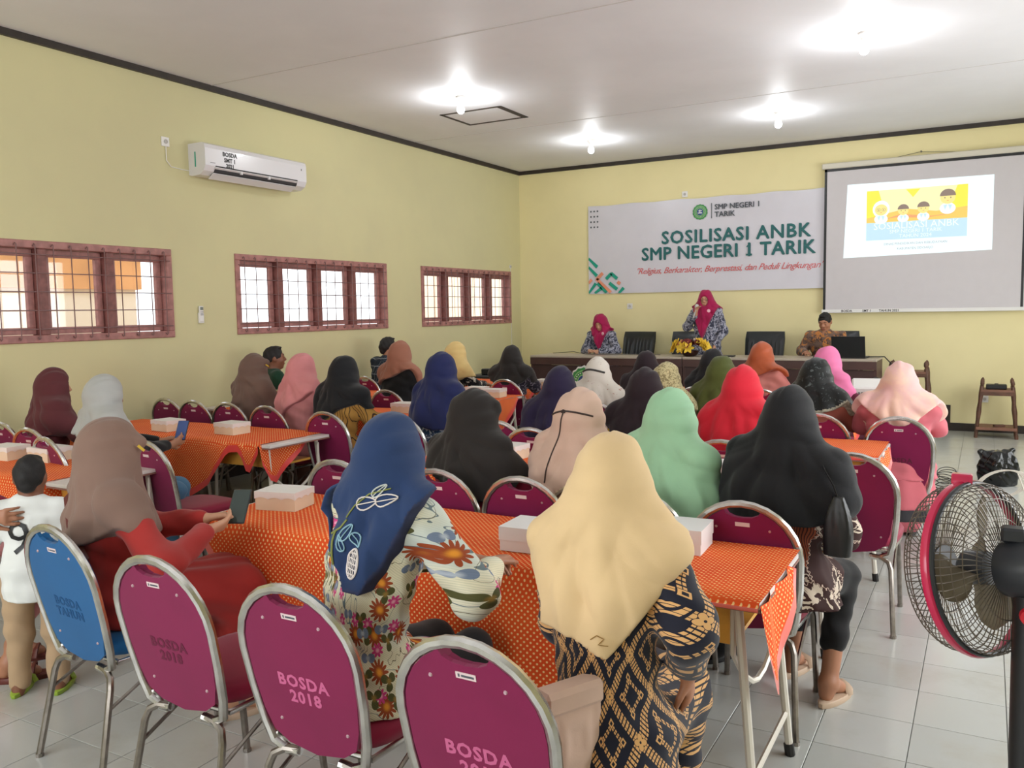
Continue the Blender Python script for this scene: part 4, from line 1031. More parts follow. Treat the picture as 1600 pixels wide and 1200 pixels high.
        def dsp(X, Y, Z):
            u = X*dr+.0*Y; m = sstep(-Z, -(Hc[2]+.05), -(zs))
            zc = F32(Hc[2]-.0); xr = X-F32(N[0]); rr = np.sqrt(xr*xr+(Z-zc)**2+1e-6); ph_ = np.arctan2(xr, zc-Z)
            a = np.abs(np.sin(4.6*ph_+p1+1.5*np.sin(8*rr+p2)+2.5*Y)); b_ = np.abs(np.sin(15*(rr-.16*ph_*dr)+p3+.8*np.sin(3*ph_)))
            c_ = np.sin(19*xr+p3+2*np.sin(5*Z+p1)); g_ = sstep(rr, .06, .24)
            a2 = np.abs(np.sin(8.3*ph_+p3-2*np.sin(6*rr+p1)))
            return (-(.017*a+.008*a2)*g_-.008*b_*sstep(rr, .05, .14)*sstep(-rr, -.36, -.2)-.002*c_+.013*g_)*folds
        V.disp(dsp)
        def hemcut(X, Y, Z):
            xc = X-N[0]; back = sstep(-(Y-N[1]), -.03, .05)
            if kind == 'tri': zh = zs-zb+slope*np.abs(xc-apex)*np.where(xc < apex, apexl, 1.)
            elif kind == 'tongue': zh = zs-zb+slope*np.maximum(0, np.abs(xc-apex)-.035)
            elif kind == 'slant': zh = zs-zb+slope*xc
            else: zh = zs-zb+slope*xc*xc*3
            zh = zh*back+np.minimum(zs-zf_+fs*np.abs(xc), max(zs-zf_, zs-.035)+(.075 if fs > 1 else 0)*sstep(np.abs(xc), .085, .115))*(1-back)+.008*np.sin(25*X+seed)
            return zh-Z
        V.cut(hemcut)
        Vc = V
        # face opening, and the hollow below the chin
        V.ell(T(0, .134, -.012), (.062*s, .082*s, .084*s), R, .014, 'c')
        if (piping is not None) and len(piping) > 1:
            w_p = piping[1]
            def mf(c): return (hemcut(c[:, 0], c[:, 1], c[:, 2]) > -w_p).astype(int)
            me = V.mesh('headscarf', [scarf, piping[0]], mf)
        else: me = V.mesh('headscarf', scarf)
        so = bpy.data.objects.new('headscarf', me); C.objects.link(so); so.parent = t
        if band is not None:       # tie band round the back of the head and its hanging cord
            bm_, cord = band
            t['tmp'] = 1; del t['tmp']; st_, ln_ = embroider(t, dict(scarf=so))
            hx, hz = Hc[0], Hc[2]; th_ = [(-.098+.196*j/14) for j in range(15)]
            r_ = .0042 if cord else .008; q_ = [st_(hx+u, hz+.004+.034*math.cos(u/.1*1.35), r_*.5) for u in th_]; q_ = [p for p in q_ if p is not None]
            MB().tube(q_, r_, 6).obj('tie_band', bm_, so, smooth=True)
            if cord:
                p_ = st_(hx-.012, hz+.036, .004); MB().lathe([(.0, -.01), (.010, -.006), (.011, .004), (0, .01)], 8, tuple(p_)).obj('knot', bm_, so, smooth=True)
                ln_([(hx-.012, hz+.036), (hx-.025, hz-.03), (hx-.045, hz-.12), (hx-.075, hz-.22), (hx-.095, hz-.29)], .003, bm_, 'cord')
        if gtag:
            q = T(.092, .078, .040); d_ = R@V3(0, 1, .1); MB().box((-.0015, -.016, -.005), (.003, .016, .005)).xf(Matrix.Translation(tuple(q)) @ Matrix([list(r_)+[0] for r_ in R]+[[0, 0, 0, 1]]).to_4x4() @ Matrix.Rotation(-.5, 4, 'X')).obj('gold_tag', mat('gold_tag', (222, 190, 70), .35, .5), so)
    else:
        so = None
    if hair:
        V = Vol(Hc-V3(.14, .16, .16)*s, Hc+V3(.14, .15, .17)*s, min(h, .007)); T = lambda a, b, c: Hc+R@(V3(a, b, c)*s)
        V.ell(T(0, -.014, .024), (.079*s, .098*s, .094*s), R, .01)
        V.cone(T(0, -.07, -.02), T(0, -.075, -.05), .055*s, .04*s, .03)
        V.ell(T(0, .03, .100), (.05*s, .045*s, .014*s), R, .02)
        V.disp(lambda X, Y, Z: .003*np.sin(90*X+40*Y)*np.sin(70*Z+50*Y))
        V.ell(T(0, .112, -.018), (.063*s, .078*s, .078*s), R, .012, 'c'); V.ell(T(0, .05, -.125), (.12*s, .055*s, .080*s), R, .01, 'c')
        o = bpy.data.objects.new('hair', V.mesh('hair', hair)); C.objects.link(o); o.parent = t
    if extra: extra(t, dict(P=P, N=N, Hc=Hc, R=R, SH=SH, EL=EL, WR=WR, KN=KN, AN=AN, scarf=so, top=t_top, s=s, body=body))
    return t

# ------------------------------------------------------------------ printed fabrics
def cyl(t, r=.2, rt=0.):      # wrap coordinates round the body: (angle*r, height)
    x, y, z = t.xyz(t.coord()); a = t.math('ARCTAN2', x, t.math('MULTIPLY', y, -1.)); return t.math('MULTIPLY', a, r), z, (x, y, z)
def print_blotch(name, base, c2, scale, th=.5, c3=None, rough=.85, soft=.03, dist=1.5):
    t = Nt(name, rough, 0, .2); co = t.coord(); n = t.noise(co, scale, 3, .6, dist)
    c = t.mix(t.ss(n, th-soft, th+soft), lin(base), lin(c2))
    if c3: c = t.mix(t.ss(t.noise(co, scale*1.7, 3, .6, dist), .56, .60), c, lin(c3))
    t.color(c); t.b.inputs['Sheen Weight'].default_value = .15; return t.m
def print_stripes(name, base, c2, n_, axis=0, w_=.28):
    t = Nt(name, .85, 0, .2); x, y, z = t.xyz(t.coord()); v = (x, y, z)[axis] if isinstance(axis, int) else t.math('ADD', x, z)
    f = t.math('FRACT', t.math('MULTIPLY', v, n_)); t.color(t.mix(t.math('LESS_THAN', f, w_), lin(base), lin(c2))); return t.m
def print_plaid(name, base, c2):
    t = Nt(name, .85, 0, .2); u, z, _ = cyl(t)
    a = t.math('LESS_THAN', t.math('FRACT', t.math('MULTIPLY', u, 11)), .07); b = t.math('LESS_THAN', t.math('FRACT', t.math('MULTIPLY', z, 11)), .07)
    t.color(t.mix(t.math('MAXIMUM', a, b), lin(base), lin(c2))); return t.m
def batik_diamond():
    t = Nt('navy_gold_batik', .75, 0, .25); u, z, (X, Y, Z) = cyl(t, .21)
    p = t.math('MULTIPLY', t.math('ADD', u, z), 1/.20); q = t.math('MULTIPLY', t.math('SUBTRACT', u, z), 1/.20)
    def cen(v): return t.math('ABSOLUTE', t.math('SUBTRACT', t.math('FRACT', v), .5))
    cp, cq = cen(p), cen(q); mxx = t.math('MAXIMUM', cp, cq)
    bead = lambda v, f: t.math('LESS_THAN', t.math('ABSOLUTE', t.math('SUBTRACT', t.math('FRACT', t.math('MULTIPLY', v, f)), .5)), .32)
    def band(v, lo, hi): return t.math('MULTIPLY', t.math('GREATER_THAN', v, lo), t.math('LESS_THAN', v, hi))
    out1 = band(mxx, .415, .452); out2 = band(mxx, .462, .5)
    bd = t.math('MULTIPLY', bead(p, 12), bead(q, 12)); b2 = t.math('MAXIMUM', bead(p, 12), bead(q, 12)); 
    along = t.math('MAXIMUM', t.math('MULTIPLY', t.math('GREATER_THAN', cp, cq), bead(q, 12)), t.math('MULTIPLY', t.math('GREATER_THAN', cq, cp), bead(p, 12)))
    g = t.math('MULTIPLY', t.math('MAXIMUM', out1, out2), along)
    inn = t.math('MULTIPLY', t.math('MAXIMUM', band(mxx, .155, .19), band(mxx, .2, .235)), along); g = t.math('MAXIMUM', g, inn)
    # small squares on the inner corners, four-petal flowers on the lattice crossings
    dx = t.math('ABSOLUTE', t.math('SUBTRACT', cp, .215)); dy = t.math('ABSOLUTE', t.math('SUBTRACT', cq, .215)); sq = t.math('MAXIMUM', dx, dy)
    g = t.math('MAXIMUM', t.math('MULTIPLY', g, t.math('GREATER_THAN', sq, .07)), band(sq, .03, .058))
    ex = t.math('SUBTRACT', .5, cp); ey = t.math('SUBTRACT', .5, cq); r = t.math('SQRT', t.math('ADD', t.math('MULTIPLY', ex, ex), t.math('MULTIPLY', ey, ey)))
    an = t.math('ARCTAN2', ex, ey); pet = t.math('MULTIPLY_ADD', t.math('ABSOLUTE', t.math('SINE', t.math('MULTIPLY', an, 2.))), .07, .065)
    g = t.math('MULTIPLY', g, t.math('GREATER_THAN', r, t.math('ADD', pet, .012)))
    g = t.math('MAXIMUM', g, t.math('MULTIPLY', t.math('LESS_THAN', r, pet), t.math('GREATER_THAN', r, .022)))
    t.color(t.mix(g, lin((24, 26, 42)), lin((222, 172, 112)))); t.b.inputs['Sheen Weight'].default_value = .2; return t.m
def floral():
    t = Nt('cream_floral_cotton', .8, 0, .25); co = t.coord(); u, z, (X, Y, Z) = cyl(t, .22); uv = t.comb(u, z, 0.)
    ln = t.math('ABSOLUTE', t.math('SINE', t.math('ADD', t.math('MULTIPLY', t.math('ADD', u, t.math('MULTIPLY', z, 1.4)), 330.), t.math('MULTIPLY', t.noise(uv, 9, 2), 14.))))
    c = t.mix(t.ss(ln, .5, 1.), lin((226, 218, 188)), lin((206, 202, 172)))
    c = t.mix(t.ss(t.noise(uv, 3.2, 2), .52, .66), c, lin((196, 204, 196)))
    st = t.math('ABSOLUTE', t.math('SUBTRACT', t.noise(uv, 5.5, 2, .5, 1.2), .5)); c = t.mix(t.math('LESS_THAN', st, .006), c, lin((104, 118, 122)))
    st = t.math('ABSOLUTE', t.math('SUBTRACT', t.noise(t.comb(z, u, 3.), 6.5, 2, .5, 1.2), .5)); c = t.mix(t.math('LESS_THAN', st, .005), c, lin((96, 88, 62)))
    def flower(c, sc, off, rad, npet, ca, cb, deep=.45, keep=.5):
        v = t.n('ShaderNodeVectorMath', operation='ADD'); t.put(v.inputs[0], uv); v.inputs[1].default_value = off
        vo = t.n('ShaderNodeTexVoronoi', voronoi_dimensions='2D'); vo.inputs['Scale'].default_value = sc; vo.inputs['Randomness'].default_value = .7; t.put(vo.inputs['Vector'], v.outputs[0])
        sub = t.n('ShaderNodeVectorMath', operation='SUBTRACT'); t.put(sub.inputs[0], v.outputs[0]); t.put(sub.inputs[1], vo.outputs['Position'])
        a, b_, _ = t.xyz(sub.outputs[0]); r = t.math('SQRT', t.math('ADD', t.math('MULTIPLY', a, a), t.math('MULTIPLY', b_, b_))); an = t.math('ARCTAN2', a, b_)
        pt = t.math('ABSOLUTE', t.math('SINE', t.math('MULTIPLY', an, npet/2))); R = t.math('MULTIPLY_ADD', pt, rad*deep, rad*(1-deep))
        k = t.math('LESS_THAN', t.xyz(vo.outputs['Color'])[0], keep)
        m_ = t.math('MULTIPLY', t.math('LESS_THAN', r, R), k); cc = t.mix(t.ss(t.math('DIVIDE', r, rad), .08, .45), lin(cb), lin(ca))
        return t.mix(m_, c, cc)
    c = flower(c, 10.5, (.3, .1, 0), .036, 13, (150, 70, 38), (226, 150, 50), .5, .62)
    c = flower(c, 12, (.9, .45, 0), .022, 8, (206, 66, 128), (236, 170, 190), .5, .5)
    c = flower(c, 12, (.6, .75, 0), .03, 3, (84, 84, 48), (150, 120, 60), .85, .55)
    c = flower(c, 13, (.15, .2, 0), .026, 2, (110, 124, 146), (170, 178, 188), .9, .5)
    t.color(c); t.bump(ln, .2, .0015); return t.m
def batik_brown():
    t = Nt('brown_batik', .75, 0, .25); u, z, _ = cyl(t, .2); uv = t.comb(u, z, 0.)
    wv = t.n('ShaderNodeVectorMath', operation='ADD'); t.put(wv.inputs[0], uv); t.put(wv.inputs[1], t.comb(t.math('MULTIPLY', t.math('SINE', t.math('MULTIPLY', z, 420)), .004), t.math('MULTIPLY', t.math('SINE', t.math('MULTIPLY', u, 420)), .004), 0.))
    vo = t.n('ShaderNodeTexVoronoi', voronoi_dimensions='2D', feature='DISTANCE_TO_EDGE'); vo.inputs['Scale'].default_value = 6.5; t.put(vo.inputs['Vector'], wv.outputs[0])
    v1 = t.n('ShaderNodeTexVoronoi', voronoi_dimensions='2D'); v1.inputs['Scale'].default_value = 6.5; t.put(v1.inputs['Vector'], wv.outputs[0]); rc = t.xyz(v1.outputs['Color'])[1]
    c = t.mix(t.math('GREATER_THAN', rc, .55), lin((58, 34, 32)), lin((150, 76, 50)))
    stp = t.math('ABSOLUTE', t.math('SINE', t.math('MULTIPLY', u, 260))); c = t.mix(t.math('MULTIPLY', t.math('GREATER_THAN', stp, .85), t.math('GREATER_THAN', rc, .55)), c, lin((60, 32, 30)))
    blob = t.math('MULTIPLY', t.math('GREATER_THAN', t.noise(uv, 30, 2, .5, 1.), .52), t.math('MULTIPLY', t.math('LESS_THAN', rc, .3), t.math('GREATER_THAN', vo.outputs[0], .03)))
    c = t.mix(blob, c, lin((206, 190, 172))); c = t.mix(t.math('LESS_THAN', vo.outputs[0], .011), c, lin((206, 180, 164))); t.color(c); return t.m
def two_tone(name, a, b_, scale=3., rough=.8):
    t = Nt(name, rough, 0, .25); t.color(t.mix(t.ss(t.noise(t.coord(), scale, 4, .6, .6), .4, .6), lin(a), lin(b_))); t.b.inputs['Sheen Weight'].default_value = .2; return t.m
fb = fabric
J = dict(
    taupe=fb('taupe_jersey', (126, 100, 88)), navy=fb('blue_voile', (38, 58, 96)), cream=fb('cream_voile', (222, 192, 146)), black=fb('black_crepe', (26, 26, 29), .8), black2=fb('charcoal_crepe', (38, 34, 32), .8),
    mint=fb('mint_satin', (156, 200, 162), .6), blush=fb('blush_crepe', (204, 172, 154)), grey=fb('light_grey_voile', (176, 176, 173)), maroon=fb('dark_maroon_jersey', (92, 44, 48)),
    taupe2=fb('deep_taupe_jersey', (112, 88, 78)), pink=fb('dusty_pink_voile', (214, 138, 140)), pinkd=fb('dusty_pink_dress', (204, 134, 134)), navyd=fb('navy_jersey', (34, 40, 84)), brown=fb('brown_voile', (158, 104, 84)),
    yellow=fb('pale_yellow_voile', (226, 196, 132)), indigo=fb('dark_indigo_jersey', (38, 30, 58)), dark=fb('dark_plum_jersey', (40, 28, 34)), olive=fb('olive_jersey', (78, 84, 38)), red=fb('bright_red_crepe', (212, 38, 56)),
    rust=fb('rust_satin', (172, 84, 48), .5), rose=fb('bright_pink_crepe', (222, 120, 164)), pale=two_tone('pale_pink_silk', (228, 182, 178), (236, 196, 176), 4), magenta=fb('magenta_voile', (158, 22, 74), .8),
    speck=print_blotch('speckled_beige_lace', (196, 184, 140), (140, 128, 92), 40, .52), shiny=print_blotch('black_burnout_veil', (26, 28, 28), (88, 96, 96), 14, .64, None, .45, .06, 3.), whitep=print_blotch('white_printed_voile', (214, 206, 196), (172, 128, 118), 26, .66, None, .8, .02, 1.),
    reddress=fb('brick_red_dress', (158, 44, 40)), maroontop=fb('maroon_top', (130, 24, 52)), teal=fb('teal_top', (22, 92, 84)), olivetop=fb('olive_top', (92, 86, 62)), rosetop=fb('rose_top', (206, 108, 118)), salmon=fb('salmon_blouse', (206, 130, 122)),
    browntop=fb('rust_brown_top', (146, 78, 64)), wine=fb('wine_top', (88, 24, 44)), mustard=print_stripes('striped_mustard_cotton', (192, 144, 74), (66, 50, 42), 52, 0, .2), bluebatik=print_blotch('blue_white_batik', (44, 72, 108), (198, 208, 220), 34, .55), greybatik=print_blotch('black_grey_batik', (34, 28, 40), (128, 118, 128), 26, .57),
    greyprint=print_blotch('grey_paisley_print', (168, 168, 182), (56, 58, 74), 20, .5, (92, 96, 112)), manbatik=print_blotch('brown_orange_batik', (112, 90, 78), (196, 128, 66), 13, .55, (74, 58, 54), .7, .05), plaid=print_plaid('dark_plaid_cotton', (40, 48, 60), (150, 156, 164)),
    green=fb('dark_green_cotton', (22, 58, 40)), jeans=fb('blue_denim', (74, 112, 142)), white=fb('white_jersey', (228, 230, 226)), khaki=fb('khaki_trousers', (178, 150, 118)), diamond=batik_diamond(), floral=floral(), bbrown=batik_brown(),
    yel=fb('yellow_sleeve', (230, 178, 30)), blackl=mat('black_leather', (22, 22, 24), .38, bump=.1, bs=90), creamp=fb('cream_piping', (226, 206, 176)), lace=print_blotch('silver_lace', (206, 200, 188), (150, 170, 150), 60, .5), beigebag=fb('beige_pink_canvas', (222, 190, 174)), sole=mat('beige_sole', (196, 170, 146), .6), brs=mat('brown_strap', (100, 44, 36), .5), blackcot=fb('black_cotton', (24, 23, 25)), skirtd=fb('black_grey_hem', (58, 56, 60)))
if 'ears' not in J: J['brownskirt'] = fb('brown_skirt', (96, 66, 52))

# ------------------------------------------------------------------ props held or worn
M_phone = mat('phone_black', (30, 34, 36), .3); M_screen2 = mat('phone_screen_blue', (70, 92, 150), .2)
def phone(label, loc, eul, lit=False):
    t = thing('smartphone', label, 'phone', loc); t.rotation_euler = eul
    MB().box((-.038, -.078, -.004), (.038, .078, .004), bev=.003).obj('case', M_phone, t)
    MB().box((-.034, -.073, .004), (.034, .073, .0046)).obj('display', M_screen2 if lit else mat('phone_screen_dark', (52, 62, 58), .15), t); return t
def wm(t, p):      # local point of a figure in the world
    return Matrix.Translation(t.location) @ Euler(t.rotation_euler).to_matrix().to_4x4() @ Vector(p)

# ---- nearest row
def p1x(t, k): t['k'] = 1; del t['k']; k['scarf']; MB().tube([tuple(k['N']+V3(-.17, -.05, -.0)), tuple(k['N']+V3(-.05, -.135, -.045)), tuple(k['N']+V3(.07, -.15, -.13)), tuple(k['N']+V3(.17, -.12, -.24))], .009, 6, flat=(.35, 1.5)).obj('bag_strap', J['brs'], t, smooth=True)
P1 = person('woman in long taupe headscarf and brick red dress, turned right, looking down at a phone', -2.97, 2.11, -24, 1.245, side=-13, arms=(((-.14, .16, .78), (.03, .33, .82), (.35, .9, .1), (.3, .2, -1)), ((.33, .10, .74), (.16, .30, .80), (-.35, .9, .1), (-.5, .1, .4))), lean=1, head=(2, -18), gtag=True,
            scarf=J['taupe'], top=J['reddress'], dress=True, hem=('slant', .25, .45, .22), wide=.17, armcov=.35, h=.0085, seed=3, skin=M_skinl, visor=True, bodyh=.006, spread=-.01, bottomlen=.55, shoe=J['sole'], seat_z=.47, neckk=1.18, sleeve=1.1, extra=p1x)
M_silver = mat('silver_thread', (196, 200, 196), .5); M_gold = mat('olive_thread', (134, 140, 74), .6); M_aqua = mat('pale_aqua_thread', (140, 180, 196), .5); M_pwhite = mat('off_white_thread', (222, 212, 206), .6)
def leaf(cu, cz, L, W, a, n=16):
    o = []
    for k in range(n+1):
        s_ = k/n*2*PI; x = L*.5*math.cos(s_); y = W*.5*math.sin(s_)*(1-.35*math.cos(s_)); o.append((cu+x*math.cos(a)-y*math.sin(a), cz+x*math.sin(a)+y*math.cos(a)))
    return o
P2_N = [0, 0, 0]
def p2x(t, k):
    P2_N[:] = list(k['N'])
    stick, line = embroider(t, k); N = k['N']; z0 = N[2]; x0 = N[0]
    for (cu, cz, L, W, a, m_) in [(.055, -.005, .062, .034, .25, M_pwhite), (.112, .006, .06, .03, .2, M_pwhite), (.085, .03, .04, .02, .9, M_silver), (.012, -.088, .05, .024, 1.1, M_aqua), (.042, -.108, .046, .022, -.9, M_aqua), (.0, -.118, .046, .02, 1.9, M_aqua)]:
        line([(x0+u, z0+z) for u, z in leaf(cu, cz, L, W, a)], .0023, m_); line([(x0+cu-L*.5*math.cos(a), z0+cz-L*.5*math.sin(a)), (x0+cu+L*.5*math.cos(a), z0+cz+L*.5*math.sin(a))], .0017, m_)
    line([(x0-.0, z0-.05), (x0+.02, z0-.015), (x0+.06, z0+.02), (x0+.11, z0+.035)], .0022, M_gold); line([(x0-.03, z0-.09), (x0-.022, z0-.13), (x0-.02, z0-.18)], .0034, M_gold); line([(x0-.045, z0-.10), (x0-.015, z0-.08), (x0+.005, z0-.055)], .003, M_gold); line([(x0-.045, z0-.155), (x0-.022, z0-.145)], .003, M_gold)
    cx_, cz_, ra, rb = x0+.045, z0-.172, .027, .040
    el = [(cx_+ra*math.cos(a), cz_+rb*math.sin(a)) for a in [k_*PI/12 for k_ in range(25)]]; line(el, .0032, M_pwhite)
    for i in range(-2, 3):
        w1 = rb*math.sqrt(max(0, 1-(i*.010/ra)**2)); line([(cx_+i*.010, cz_-w1), (cx_+i*.010, cz_+w1)], .0019, M_pwhite)
        w2 = ra*math.sqrt(max(0, 1-(i*.014/rb)**2)); line([(cx_-w2, cz_+i*.014), (cx_+w2, cz_+i*.014)], .0019, M_pwhite)
P2 = person('woman in deep blue embroidered headscarf and cream flowered blouse, hand on the table', -1.54, 2.02, -12, 1.34, arms=('world', ((-1.72, 2.22, .82), (-1.50, 2.40, .79), (.9, .35, -.05), (0, 0, -1)), ((-1.245, 2.0, .83), (-1.375, 2.33, .815), (-.25, .95, -.08), (.1, .1, -1))), lean=9, side=6, head=(14, -10),
            scarf=J['navy'], top=J['floral'], bottom=(J['blackcot'], 'trousers'), hem=('tongue', .26, 2.2, .04), apex=.05, armcov=.05, fs=2.5, sc=.93, h=.0075, seed=11, bodyh=.006, bulk=1.0, sleeve=1.21, wide=.205, extra=p2x, piping=(mat('dark_blue_border', (44, 52, 84), .8, var=.3, vs=14), .012), skin=M_skin, neckk=1.08, spread=-.03)
tag(MB().obj, None) if False else None
def p2tail():     # the loose end of the blue scarf hanging over her left shoulder
    b = MB(); n, m = 10, 18; N = (P2_N[0], P2_N[1], P2_N[2])
    K = [(-.05, -.03, .05, .05), (-.13, -.02, .015, .075), (-.195, .0, -.06, .085), (-.225, .02, -.15, .085), (-.225, .02, -.24, .06), (-.215, .02, -.29, .02)]
    for j in range(m+1):
        f = j/m*(len(K)-1); i0 = min(int(f), len(K)-2); g = f-i0; c = [K[i0][q]*(1-g)+K[i0+1][q]*g for q in range(4)]
        for i in range(n+1):
            u = i/n*2-1; b.v.append((N[0]+c[0]+.012*math.sin(4*u+2*f)+.02*u*u+.03*u*(f < 2), N[1]+c[1]+c[3]*u, N[2]+c[2]+.008*math.cos(5*u+f)))
    b.f = [(j*(n+1)+i, j*(n+1)+i+1, (j+1)*(n+1)+i+1, (j+1)*(n+1)+i) for j in range(m) for i in range(n)]; b.mi = [0]*len(b.f)
    o = b.obj('scarf_tail', J['navy'], P2, smooth='all'); md = o.modifiers.new('thick', 'SOLIDIFY'); md.thickness = .008
p2tail()
def p3x(t, k):
    stick, line = embroider(t, k); N = k['N']; a = N[2]-.235
    line([(N[0]+.01, a), (N[0]+.025, a+.012), (N[0]+.04, a+.004), (N[0]+.03, a-.008), (N[0]+.05, a-.012)], .0012, mat('gold_thread', (150, 112, 52), .5), 'stitched_initial')
P3 = person('woman in long cream headscarf and navy and gold batik dress, nearest on the right', -.825, 2.0, 4, 1.325, arms=(((-.17, .16, .78), (-.06, .3, .72)), ((.215, .0, .86), (.18, .14, .69), (-.05, .35, -.93), (-1, .1, 0))), lean=6, head=(4, -8),
            scarf=J['cream'], top=J['diamond'], dress=True, hem=('tri', .27, 1.2, .25), apexl=.15, apex=.05, folds=.8, h=.0075, seed=22, bodyh=.006, sc=.93, bulk=.86, armcov=.15, sleeve=1.3, wide=.215, fs=1.2, extra=p3x, spread=.0, flow=-.01, neckk=1.1, skin=M_skin)
# ---- second row
def p4x(t, k):
    N = k['N']; b = thing('handbag', 'black leather handbag hanging from the shoulder of the woman in black', 'bag', tuple(wm(t, (.27, -.03, .71))), t.rotation_euler.z+.2)
    b.scale = (.85, .85, .8)
    V = Vol((-.1, -.07, -.03), (.1, .07, .32), .008); V.loft([(-.01, 0, 0, .058, .04), (.1, 0, 0, .062, .04), (.2, 0, 0, .045, .03), (.27, 0, 0, .022, .014)], .02, lambda th, Z: .06*np.sin(7*th+8*Z)*sstep(Z, 0, .2), sup=3.)
    o = bpy.data.objects.new('bag_body', V.mesh('bag', J['blackl'])); C.objects.link(o); o.parent = b
    MB().tube([(0, 0, .25), (-.02, -.01, .32), (-.06, .0, .385), (-.09, .06, .41), (-.09, .10, .37)], .012, 6, flat=(.3, 1)).obj('strap', J['blackl'], b, smooth=True)
P4 = person('woman in black headscarf and brown batik tunic with a black handbag, second row', -.68, 3.50, -18, 1.315, lean=8, head=(2, -6), arms=(((-.22, .16, .78), (-.06, .32, .70)), ((.24, .08, .76), (.12, .32, .70))), scarf=J['black'], top=J['bbrown'], bottom=(J['blackcot'], 'trousers'), armcov=.42, hem=('round', .27, .2, .3), h=.009, seed=31, bulk=1.12, bottomlen=.62, spread=.02, flow=.0, wide=.24, skin=M_skin, shoe=J['sole'],
            legs=(((-.1, .42, .5), (-.12, .36, .085)), ((.10, .36, .50), (.12, .22, .085))), extra=p4x, bodyh=.009)
person('woman in mint green headscarf with silver lace border', -1.19, 3.56, -22, 1.285, lean=12, side=6, head=(0, -10), scarf=J['mint'], top=J['blackcot'], bottom=(J['blackcot'], 'skirt'), hem=('slant', .40, -.55, .3), h=.009, seed=41, bulk=1.1, spread=.03, flow=.03, piping=(J['lace'], .035))
person('woman in blush beige headscarf tied behind with a dark cord', -1.62, 3.56, -8, 1.275, lean=6, side=-3, head=(-10, -10), scarf=J['blush'], top=J['blush'], bottom=(J['blush'], 'skirt'), hem=('slant', .20, .5, .3), h=.009, seed=51, spread=.03, flow=.01, piping=(J['creamp'], .012), band=(mat('dark_cord', (52, 38, 34), .6), True))
person('woman in charcoal black headscarf and maroon top, second row', -2.17, 3.52, -12, 1.255, lean=8, head=(-30, -12), scarf=J['black2'], top=J['maroontop'], bottom=(J['maroontop'], 'skirt'), hem=('slant', .20, -.35, .2), h=.009, seed=61, bulk=1.1, neckk=1.1, visor=True)
P8 = person('woman in light grey headscarf, black top and jeans, holding up a phone on the left', -4.98, 3.52, -18, 1.265, lean=8, head=(-6, -12), arms=(((-.2, .2, .80), (-.05, .44, .78), (.3, .9, .2), (0, .2, -1)), ((.22, .18, .78), (.06, .46, .76), (-.1, .95, .3), (-.5, .1, .2))), scarf=J['grey'], top=J['blackcot'], bottom=(J['jeans'], 'trousers'), hem=('round', .13, .5, .15), legs=(((.34, .40, .52), (.34, .36, .085)), ((.48, .32, .52), (.46, .26, .085))), h=.0095, seed=71, skin=M_skin, bulk=1.05, bodyh=.008)
person('woman in dark maroon headscarf by the left edge, seen in profile', -5.92, 3.78, -22, 1.275, lean=5, head=(-10, -6), skin=M_skinl, scarf=J['maroon'], top=J['maroon'], bottom=(J['maroon'], 'skirt'), hem=('round', .24, .3, .26), h=.009, seed=81, neckk=1.15, face=True, spread=.0)
# ---- third row
person('woman in very long taupe headscarf in the row before the middle window', -5.53, 5.35, -16, 1.30, lean=3, head=(-12, -6), gtag=True, scarf=J['taupe2'], top=J['brownskirt'], bottom=(J['brownskirt'], 'skirt'), hem=('round', .5, .2, .4), h=.011, seed=91, neckk=1.25, visor=True, spread=-.01)
person('woman in dusty pink headscarf and pink dress', -4.93, 5.30, -14, 1.315, lean=5, head=(-12, -4), scarf=J['pink'], top=J['pinkd'], dress=True, hem=('slant', .22, .7, .25), h=.011, seed=101, bulk=1.08, neckk=1.25, spread=.01)
person('woman in black headscarf and mustard top with dark stripes', -4.42, 5.22, -10, 1.305, lean=8, side=3, head=(-6, -8), scarf=J['black'], top=J['mustard'], bottom=(J['blackcot'], 'skirt'), hem=('slant', .22, .5, .2), h=.011, seed=111, bulk=1.12, neckk=1.15, spread=-.005)
person('woman in navy headscarf and blue and white batik dress', -3.56, 5.32, -20, 1.335, lean=12, head=(-4, -10), scarf=J['navyd'], top=J['bluebatik'], dress=True, hem=('slant', .28, -.1, .26), h=.011, seed=121, bulk=1.05, spread=.02, neckk=1.05)
person('woman in dark indigo headscarf with a thin pale strap', -2.42, 4.98, 4, 1.27, lean=3, head=(4, -6), scarf=J['indigo'], top=J['indigo'], bottom=(J['indigo'], 'skirt'), hem=('slant', .34, .5, .3), h=.011, seed=131, spread=.04)
def p21x(t, k):
    for q in (0, 1): V = Vol(np.minimum(k['SH'][q], k['EL'][q])-.12, np.maximum(k['SH'][q], k['EL'][q])+.12, .011); V.cone(k['SH'][q]*.6+k['EL'][q]*.4, k['EL'][q], .074, .07, .02); o = bpy.data.objects.new('sleeve', V.mesh('sleeve', J['yel'])); C.objects.link(o); o.parent = t
person('woman in dark plum black headscarf with yellow sleeves', -1.84, 5.0, -4, 1.27, lean=4, head=(0, -6), scarf=J['dark'], top=J['blackcot'], bottom=(J['blackcot'], 'skirt'), hem=('round', .22, .2, .2), h=.011, seed=141, extra=p21x, spread=.0)
person('woman in bright red headscarf and red top', -1.23, 4.97, -14, 1.295, lean=6, head=(0, -4), scarf=J['red'], top=J['red'], bottom=(J['wine'], 'skirt'), hem=('slant', .30, .35, .3), h=.011, seed=151, spread=.015, neckk=1.05, piping=(J['wine'], .01))
